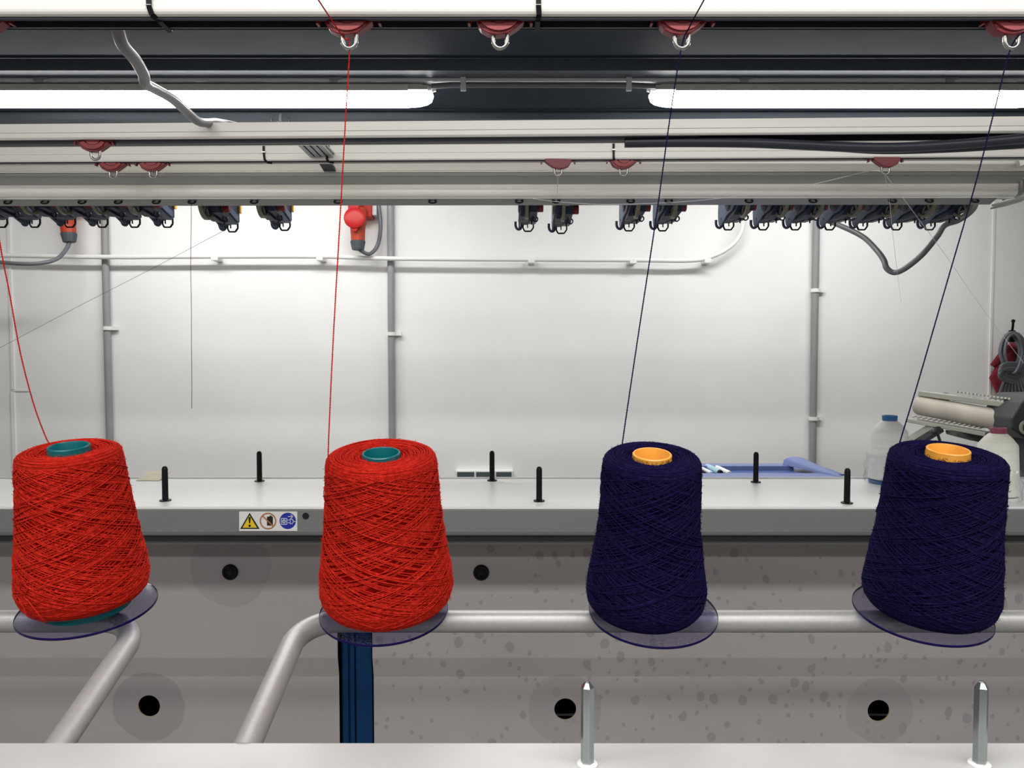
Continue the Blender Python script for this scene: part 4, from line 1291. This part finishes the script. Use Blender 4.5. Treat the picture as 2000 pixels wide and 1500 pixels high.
# ================================================================== WALL SOCKET STRIP, CARD, TRAY
q = P(946, 925, YW-0.03)
o = thing('socket_strip', q, 'white wall strip with three black sockets just above the machine cover', 'socket')
g = MB()
a0, a1 = P(889, 919, YW-0.03), P(1002, 940, YW-0.03)
g.box(a0[0], a1[0], YW-0.03, YW, a1[2]-0.03, a0[2])
g.build('frame', M['white'], o, bevel=0.003)
for x0, x1 in ((893, 926), (930, 965), (969, 999)):
    u0, u1 = P(x0, 922, YW-0.032), P(x1, 930, YW-0.032)
    MB().box(u0[0], u1[0], YW-0.034, YW-0.029, u1[2]-0.02, u0[2]).build('module', M['ceegr'], o, bevel=0.001)
o = thing('folded_card', (P(300, 930, 1.55)[0], 1.55, ZT+0.003), 'beige folded card at the rear edge of the cover near the left front pin', 'card')
a_ = P(284, 930, 1.56)[0]; b_ = P(328, 930, 1.56)[0]
MB().prism([(1.52, ZT+0.0002), (1.575, ZT+0.010), (1.575, ZT+0.0115), (1.52, ZT+0.0015)], 'x', a_, b_).build('card', M['beige'], o)

ZTR = -0.30
o = thing('blue_tray', PZ(1500, 925, ZTR), 'blue moulded tray with raised right rim behind the machine cover', 'tray')
p = lambda px, py, z=ZTR: PZ(px, py, z)
def quad(L_, t=0.01, m='bluetray', name='rim'):
    V = [tuple(v) for v in L_]+[(v[0], v[1], v[2]-t) for v in L_]
    n = len(L_)
    Fs = [tuple(range(n)), tuple(range(2*n-1, n-1, -1))]+[(i, i+n, (i+1) % n+n, (i+1) % n) for i in range(n)]
    g = MB(); g.add(V, Fs); return g.build(name, M[m], o, bevel=0.001)
zf = ZTR-0.012
quad([p(1200, 934), p(1654, 934), p(1634, 924), p(1200, 924)], 0.02)
quad([p(1200, 910), p(1550, 910), p(1550, 905), p(1200, 905)], 0.02)
quad([p(1200, 926, zf), p(1650, 926, zf), p(1600, 909, zf), p(1200, 909, zf)], 0.004, 'bluetrayd', 'tray_floor')
# raised right rim: rounded wedge running toward the viewer
rl = [p(1527, 905), p(1612, 926)]
g = MB()
V = []
secs = []
for t_ in np.linspace(0, 1, 6):
    A0 = Vector(p(1529, 908)).lerp(Vector(p(1614, 926)), t_)
    B0 = Vector(p(1574, 907)).lerp(Vector(p(1655, 934)), t_)
    hgt = 0.020*(1-t_)+0.001
    ring_ = []
    for k in range(9):
        a_ = math.pi*k/8
        c_ = A0.lerp(B0, 0.5-0.5*math.cos(a_))
        ring_.append((c_.x, c_.y, c_.z+hgt*math.sin(a_)**0.5))
    V += ring_
Fs = []
for i in range(5):
    for k in range(8): Fs.append((i*9+k, i*9+k+1, (i+1)*9+k+1, (i+1)*9+k))
Fs += [tuple(range(8, -1, -1)), tuple(45+k for k in range(9))]
g.add(V, Fs); g.build('rim', M['bluetray'], o, smooth=60)

MB().box(PZ(1250, 920, ZTR)[0], PZ(1500, 920, ZTR)[0], 1.86, 2.0, ZF, zf-0.004).build('stand', M['darkgr'], o)

# tools in the tray
def rod(px0, py0, px1, py1, r, m, z, label, name, cat, capm=None):
    a = PZ(px0, py0, z); c = PZ(px1, py1, z)
    o_ = thing(name, a, label, cat)
    d = (c-a); L = d.length
    MB().lathe([(0, r*0.7), (r*0.5, r), (L*0.75, r), (L*0.9, r*0.8), (L, r*0.35)], 14, a, d).build('barrel', M[m], o_, smooth=50)
    if capm: MB().lathe([(-r*1.2, r*0.8), (0.0, r*1.02)], 14, a, d).build('cap', M[capm], o_, smooth=50)
zr = zf+0.008
rod(1406, 923, 1378, 909, 0.0075, 'ltblue', zr, 'light blue marker with black cap lying in the tray', 'marker', 'pen', 'black')
rod(1424, 924, 1396, 911, 0.006, 'white', zr, 'pale rod lying in the tray right of the light blue marker', 'plastic_rod', 'rod')
rod(1389, 924, 1366, 913, 0.005, 'white', zr-0.001, 'white clip lying in the tray beside the slim blue cone', 'plastic_clip', 'clip', 'ltblue')
rod(1375, 925, 1362, 915, 0.006, 'black', zr, 'black tool end beside the slim blue cone in the tray', 'tool_handle', 'tool')
a = PZ(1505, 909, zf+0.012)
o = thing('pocket_knife', a, 'black pocket tool with a white end lying in the blue tray', 'tool')
zk = zf+0.005
A1, A2, A3 = PZ(1487, 909, zk), PZ(1512, 909, zk), PZ(1526, 909, zk)
MB().bar(A1+Vector((0.018, 0, 0)), A3, 0.02, 0.009).build('handle', M['black'], o, bevel=0.002)
MB().bar(A1, A1+Vector((0.018, 0, 0)), 0.016, 0.008).build('tip', M['white'], o, bevel=0.003)

# ================================================================== WHITE THREAD SPOOLS
def spool(px, py, s, capm, bodym, basem, label, seed):
    q = PZ(px, py, ZT)
    o_ = thing('thread_spool', (q[0], q[1], ZT), label, 'spool', 'white thread spools on the cover')
    c = (q[0], q[1], ZT)
    Fh = lambda L_: [(h*s, r*s) for h, r in L_]
    MB().lathe(Fh([(0, 0.036), (0.003, 0.037), (0.006, 0.035)]), 40, c).build('base', M[basem], o_, smooth=40)
    MB().lathe(Fh([(0.006, 0.030), (0.010, 0.0375), (0.055, 0.0355), (0.100, 0.0335), (0.1035, 0.0325), (0.115, 0.024), (0.1225, 0.0165), (0.124, 0.014)]), 56, c).build('winding', M[bodym], o_, smooth=60)
    MB().lathe(Fh([(0.1235, 0.0130), (0.125, 0.0138), (0.133, 0.0142), (0.1345, 0.0138), (0.1345, 0.010), (0.128, 0.009)]), 32, c, cap1=True).build('cap', M[capm], o_, smooth=40)
    rr = np.random.default_rng(seed)
    ph = rr.uniform(0, 6, 12)
    def jit(h, a):
        return 0.07*math.sin(5*a+ph[0]+h*90)+0.05*math.sin(9*a+ph[1]-h*160)+0.04*math.sin(17*a+ph[2]+h*300)
    hh = [0.001, 0.008, 0.016, 0.024, 0.032, 0.040, 0.048, 0.054, 0.058]
    rs_ = [0.043, 0.046, 0.045, 0.043, 0.042, 0.0405, 0.039, 0.0385, 0.037]
    MB().lathe([(h*s, r*s) for h, r in zip(hh, rs_)], 72, c, cap0=False, cap1=False, jit=lambda h, a: jit(h, a)*(0.4 if h < 0.005 else 1)).build('plastic_wrap', M['film'], o_, smooth=20)
spool(1735, 943, 0.99, 'bluecap', 'whitey', 'bluecap', 'white thread spool with a blue cap in a clear bag, left of the right cone', 3)
spool(1946, 974, 0.93, 'maroon', 'creamy', 'white', 'cream white thread spool with a maroon cap behind the far right cone', 9)

# ================================================================== WINDER WITH ROLLER
wn = thing('yarn_winder', (0.95*1.35, 1.95, ZF), 'olive and charcoal winding machine with a long roller at right', 'machine')
YL, YR2 = 2.10, 1.86
def W(px, py, Yv): return P(px, py, Yv)
def Yat(px): return YL+(YR2-YL)*(px-1785)/(2000-1785)
g = MB().bar(W(1797, 768, Yat(1797)), W(1990, 793, Yat(1990)), 0.022, 0.014)
g.build('top_bar', M['oliveg'], wn, bevel=0.002)
for k in range(17):
    px = 1870+k*7.4; py = 777+(px-1870)*0.13-14
    c = W(px, py+4, Yat(px)-0.008)
    MB().prism([(c.x-0.005, c.z), (c.x+0.005, c.z), (c.x-0.003, c.z+0.0045)], 'y', c.y-0.005, c.y+0.005).build('tooth', M['oliveg'], wn)
for k in range(12):
    px = 1855+k*10.4; py = 776+(px-1855)*0.105
    c = W(px, py, Yat(px)-0.004)
    MB().lathe([(0, 0.0068), (0.006, 0.0068), (0.0075, 0.005)], 16, c, (-0.3, -1, 0.2)).build('tension_disc', M['white'], wn, smooth=40)
    MB().lathe([(-0.008, 0.0075), (-0.001, 0.0075)], 14, c, (-0.3, -1, 0.2)).build('disc_holder', M['charcoal'], wn, smooth=40)
a, c = W(1797, 792, Yat(1797)), W(1985, 826, Yat(1985))
MB().lathe([(-0.010, 0.010), (-0.007, 0.023), (0, 0.0265), ((c-a).length, 0.0265)], 32, a, c-a).build('roller', M['roller'], wn, smooth=40)
g = MB().bar(W(1775, 820, Yat(1775)), W(1930, 848, Yat(1930)), 0.03, 0.011)
g.build('lower_bar', M['oliveg'], wn, bevel=0.002)
for k in range(14):
    px = 1782+k*10; py = 815+(px-1782)*0.165
    c = W(px, py, Yat(px)-0.012)
    MB().bar(c, c+Vector((0.012, 0, 0.003)), 0.004, 0.003).build('tooth', M['roller'], wn)
g = MB().bar(W(1792, 788, Yat(1792)+0.02), W(1806, 770, Yat(1806)+0.02), 0.018, 0.012)
g.bar(W(1836, 788, Yat(1836)+0.02), W(1850, 770, Yat(1850)+0.02), 0.018, 0.014)
g.build('strut', M['darkgr'], wn, bevel=0.001)
g = MB().prism([(W(1858, 842, 2.0).x, W(1858, 842, 2.0).z), (W(1860, 850, 2.0).x, W(1860, 850, 2.0).z), (W(1905, 862, 2.0).x, W(1905, 862, 2.0).z), (W(1960, 870, 2.0).x, W(1960, 870, 2.0).z), (W(1960, 850, 2.0).x, W(1960, 850, 2.0).z)], 'y', 1.98, 2.03)
g.build('under_tray', M['darkgr'], wn, bevel=0.002)
g = MB().bar(W(1778, 862, 2.14), W(1830, 832, 2.05), 0.03, 0.022)
g.build('arm', M['oliveg'], wn, bevel=0.002)
g = MB().bar(W(1790, 866, 2.10), W(1836, 838, 2.02), 0.02, 0.016)
g.tube([W(1822, 842, 2.0), W(1832, 850, 2.0), W(1836, 862, 2.0)], 0.004, 8)
g.ball(W(1824, 843, 2.0), 0.009, 12)
g.build('lever', M['charcoal'], wn, bevel=0.001)
L_ = [W(x, y, 1.86) for x, y in ((1960, 815), (1978, 785), (1992, 770), (2080, 768), (2080, 860), (1990, 856), (1960, 835))]
MB().prism([(v.x, v.z) for v in L_], 'y', 1.83, 1.95).build('gear_housing', M['charcoal'], wn, bevel=0.004)
MB().ring(W(2006, 835, 1.825), (0, 1, 0), 0.018, 0.013, 0.006, 28).build('dial', M['oliveg'], wn)
L_ = [W(x, y, 1.95) for x, y in ((1985, 852), (2080, 852), (2080, 1010), (2010, 1010))]
MB().prism([(v.x, v.z) for v in L_], 'y', 1.86, 1.99).build('stand', M['charcoal'], wn, bevel=0.003)
MB().box(1.30, 1.48, 1.85, 2.02, ZF, -0.30).build('pedestal', M['charcoal'], wn)

# ================================================================== COILED CABLE ON A HOOK, RED CLOTH
Yh = YW-0.03
q = P(1978, 645, Yh)
o = thing('wall_hook', q, 'black wall hook holding the coiled grey cable', 'hook')
MB().tube([P(1979, 628, Yh-0.03), P(1978, 640, Yh-0.03), P(1975, 654, Yh-0.01), P(1974, 660, YW-0.005)], 0.0045, 10).build('shank', M['black'], o, smooth=60)
MB().ball(P(1979, 627, Yh-0.03), 0.007, 12).build('knob', M['black'], o, smooth=True)
MB().box(P(1970, 650, YW)[0], P(1980, 650, YW)[0], YW-0.01, YW, P(1970, 668, YW)[2], P(1970, 645, YW)[2]).build('plate', M['black'], o)
# cloth
cl = [(1978, 668), (1992, 674), (2030, 690), (2040, 780), (1990, 800), (1942, 800), (1946, 768), (1932, 738), (1943, 718), (1934, 712), (1950, 690), (1964, 676)]
V = []; Fs = []
n = len(cl)
cx, cy = 1985, 735
rings = 7
for k in range(rings+1):
    t_ = k/rings
    for (x, y) in cl:
        px, py = cx+(x-cx)*t_, cy+(y-cy)*t_
        dpt = 0.010*math.sin(px*0.28+py*0.05)+0.006*math.sin(px*0.7)
        V.append(tuple(P(px, py, YW-0.022+dpt)))
for k in range(rings):
    for i in range(n):
        j = (i+1) % n
        Fs.append((k*n+i, k*n+j, (k+1)*n+j, (k+1)*n+i))
g = MB(); g.add(V, Fs)
co = g.build('red_cloth', M['redcloth'], smooth=True)
sm = co.modifiers.new('thick', 'SOLIDIFY'); sm.thickness = 0.003; sm.offset = 0
tag(co, 'dark red cloth hanging on the wall behind the coiled cable', 'cloth')
# coil
co = thing('coiled_cable', P(1976, 700, Yh-0.03), 'bundle of grey cable coiled and knotted on the wall hook', 'cable')
r2 = random.Random(4)
g = MB()
for k in range(9):
    cx_, w2, h2 = 1976+r2.uniform(-3, 4), 20+r2.uniform(-4, 7), 44+r2.uniform(-4, 5)
    pts = []
    for i in range(26):
        a_ = 2*math.pi*i/26
        pts.append(P(cx_+w2*math.cos(a_)*(1-0.30*math.sin(a_)*-1 if math.sin(a_) < 0 else 1), 690-h2*math.sin(a_)*(0.85), Yh-0.035-0.004*k+0.004*math.sin(3*a_+k)))
    g.tube(pts, 0.0058, 8, closed=True)
g.build('coil', M['cable'], co, smooth=60)
g = MB()
for k in range(5):
    cx_, cy_ = 1978+r2.uniform(-2, 2), 722+k*3.2
    pts = []
    for i in range(22):
        a_ = 2*math.pi*i/22
        pts.append(P(cx_+25*math.cos(a_), cy_-13*math.sin(a_)+3*math.cos(a_), Yh-0.060-0.022*math.sin(a_-1.2)))
    g.tube(pts, 0.0058, 8, closed=True)
g.build('knot_turns', M['cable'], co, smooth=60)
g = MB()
for k in range(9):
    x0 = 1968+k*3.0; x1 = 1952+k*8.0
    g.tube(spline([P(x0, 728, Yh-0.045), P((x0+x1)/2, 748, Yh-0.05), P(x1, 772, Yh-0.04), P(x1+2, 792, Yh-0.035)], 5), 0.0055, 8)
g.build('tails', M['cable'], co, smooth=60)
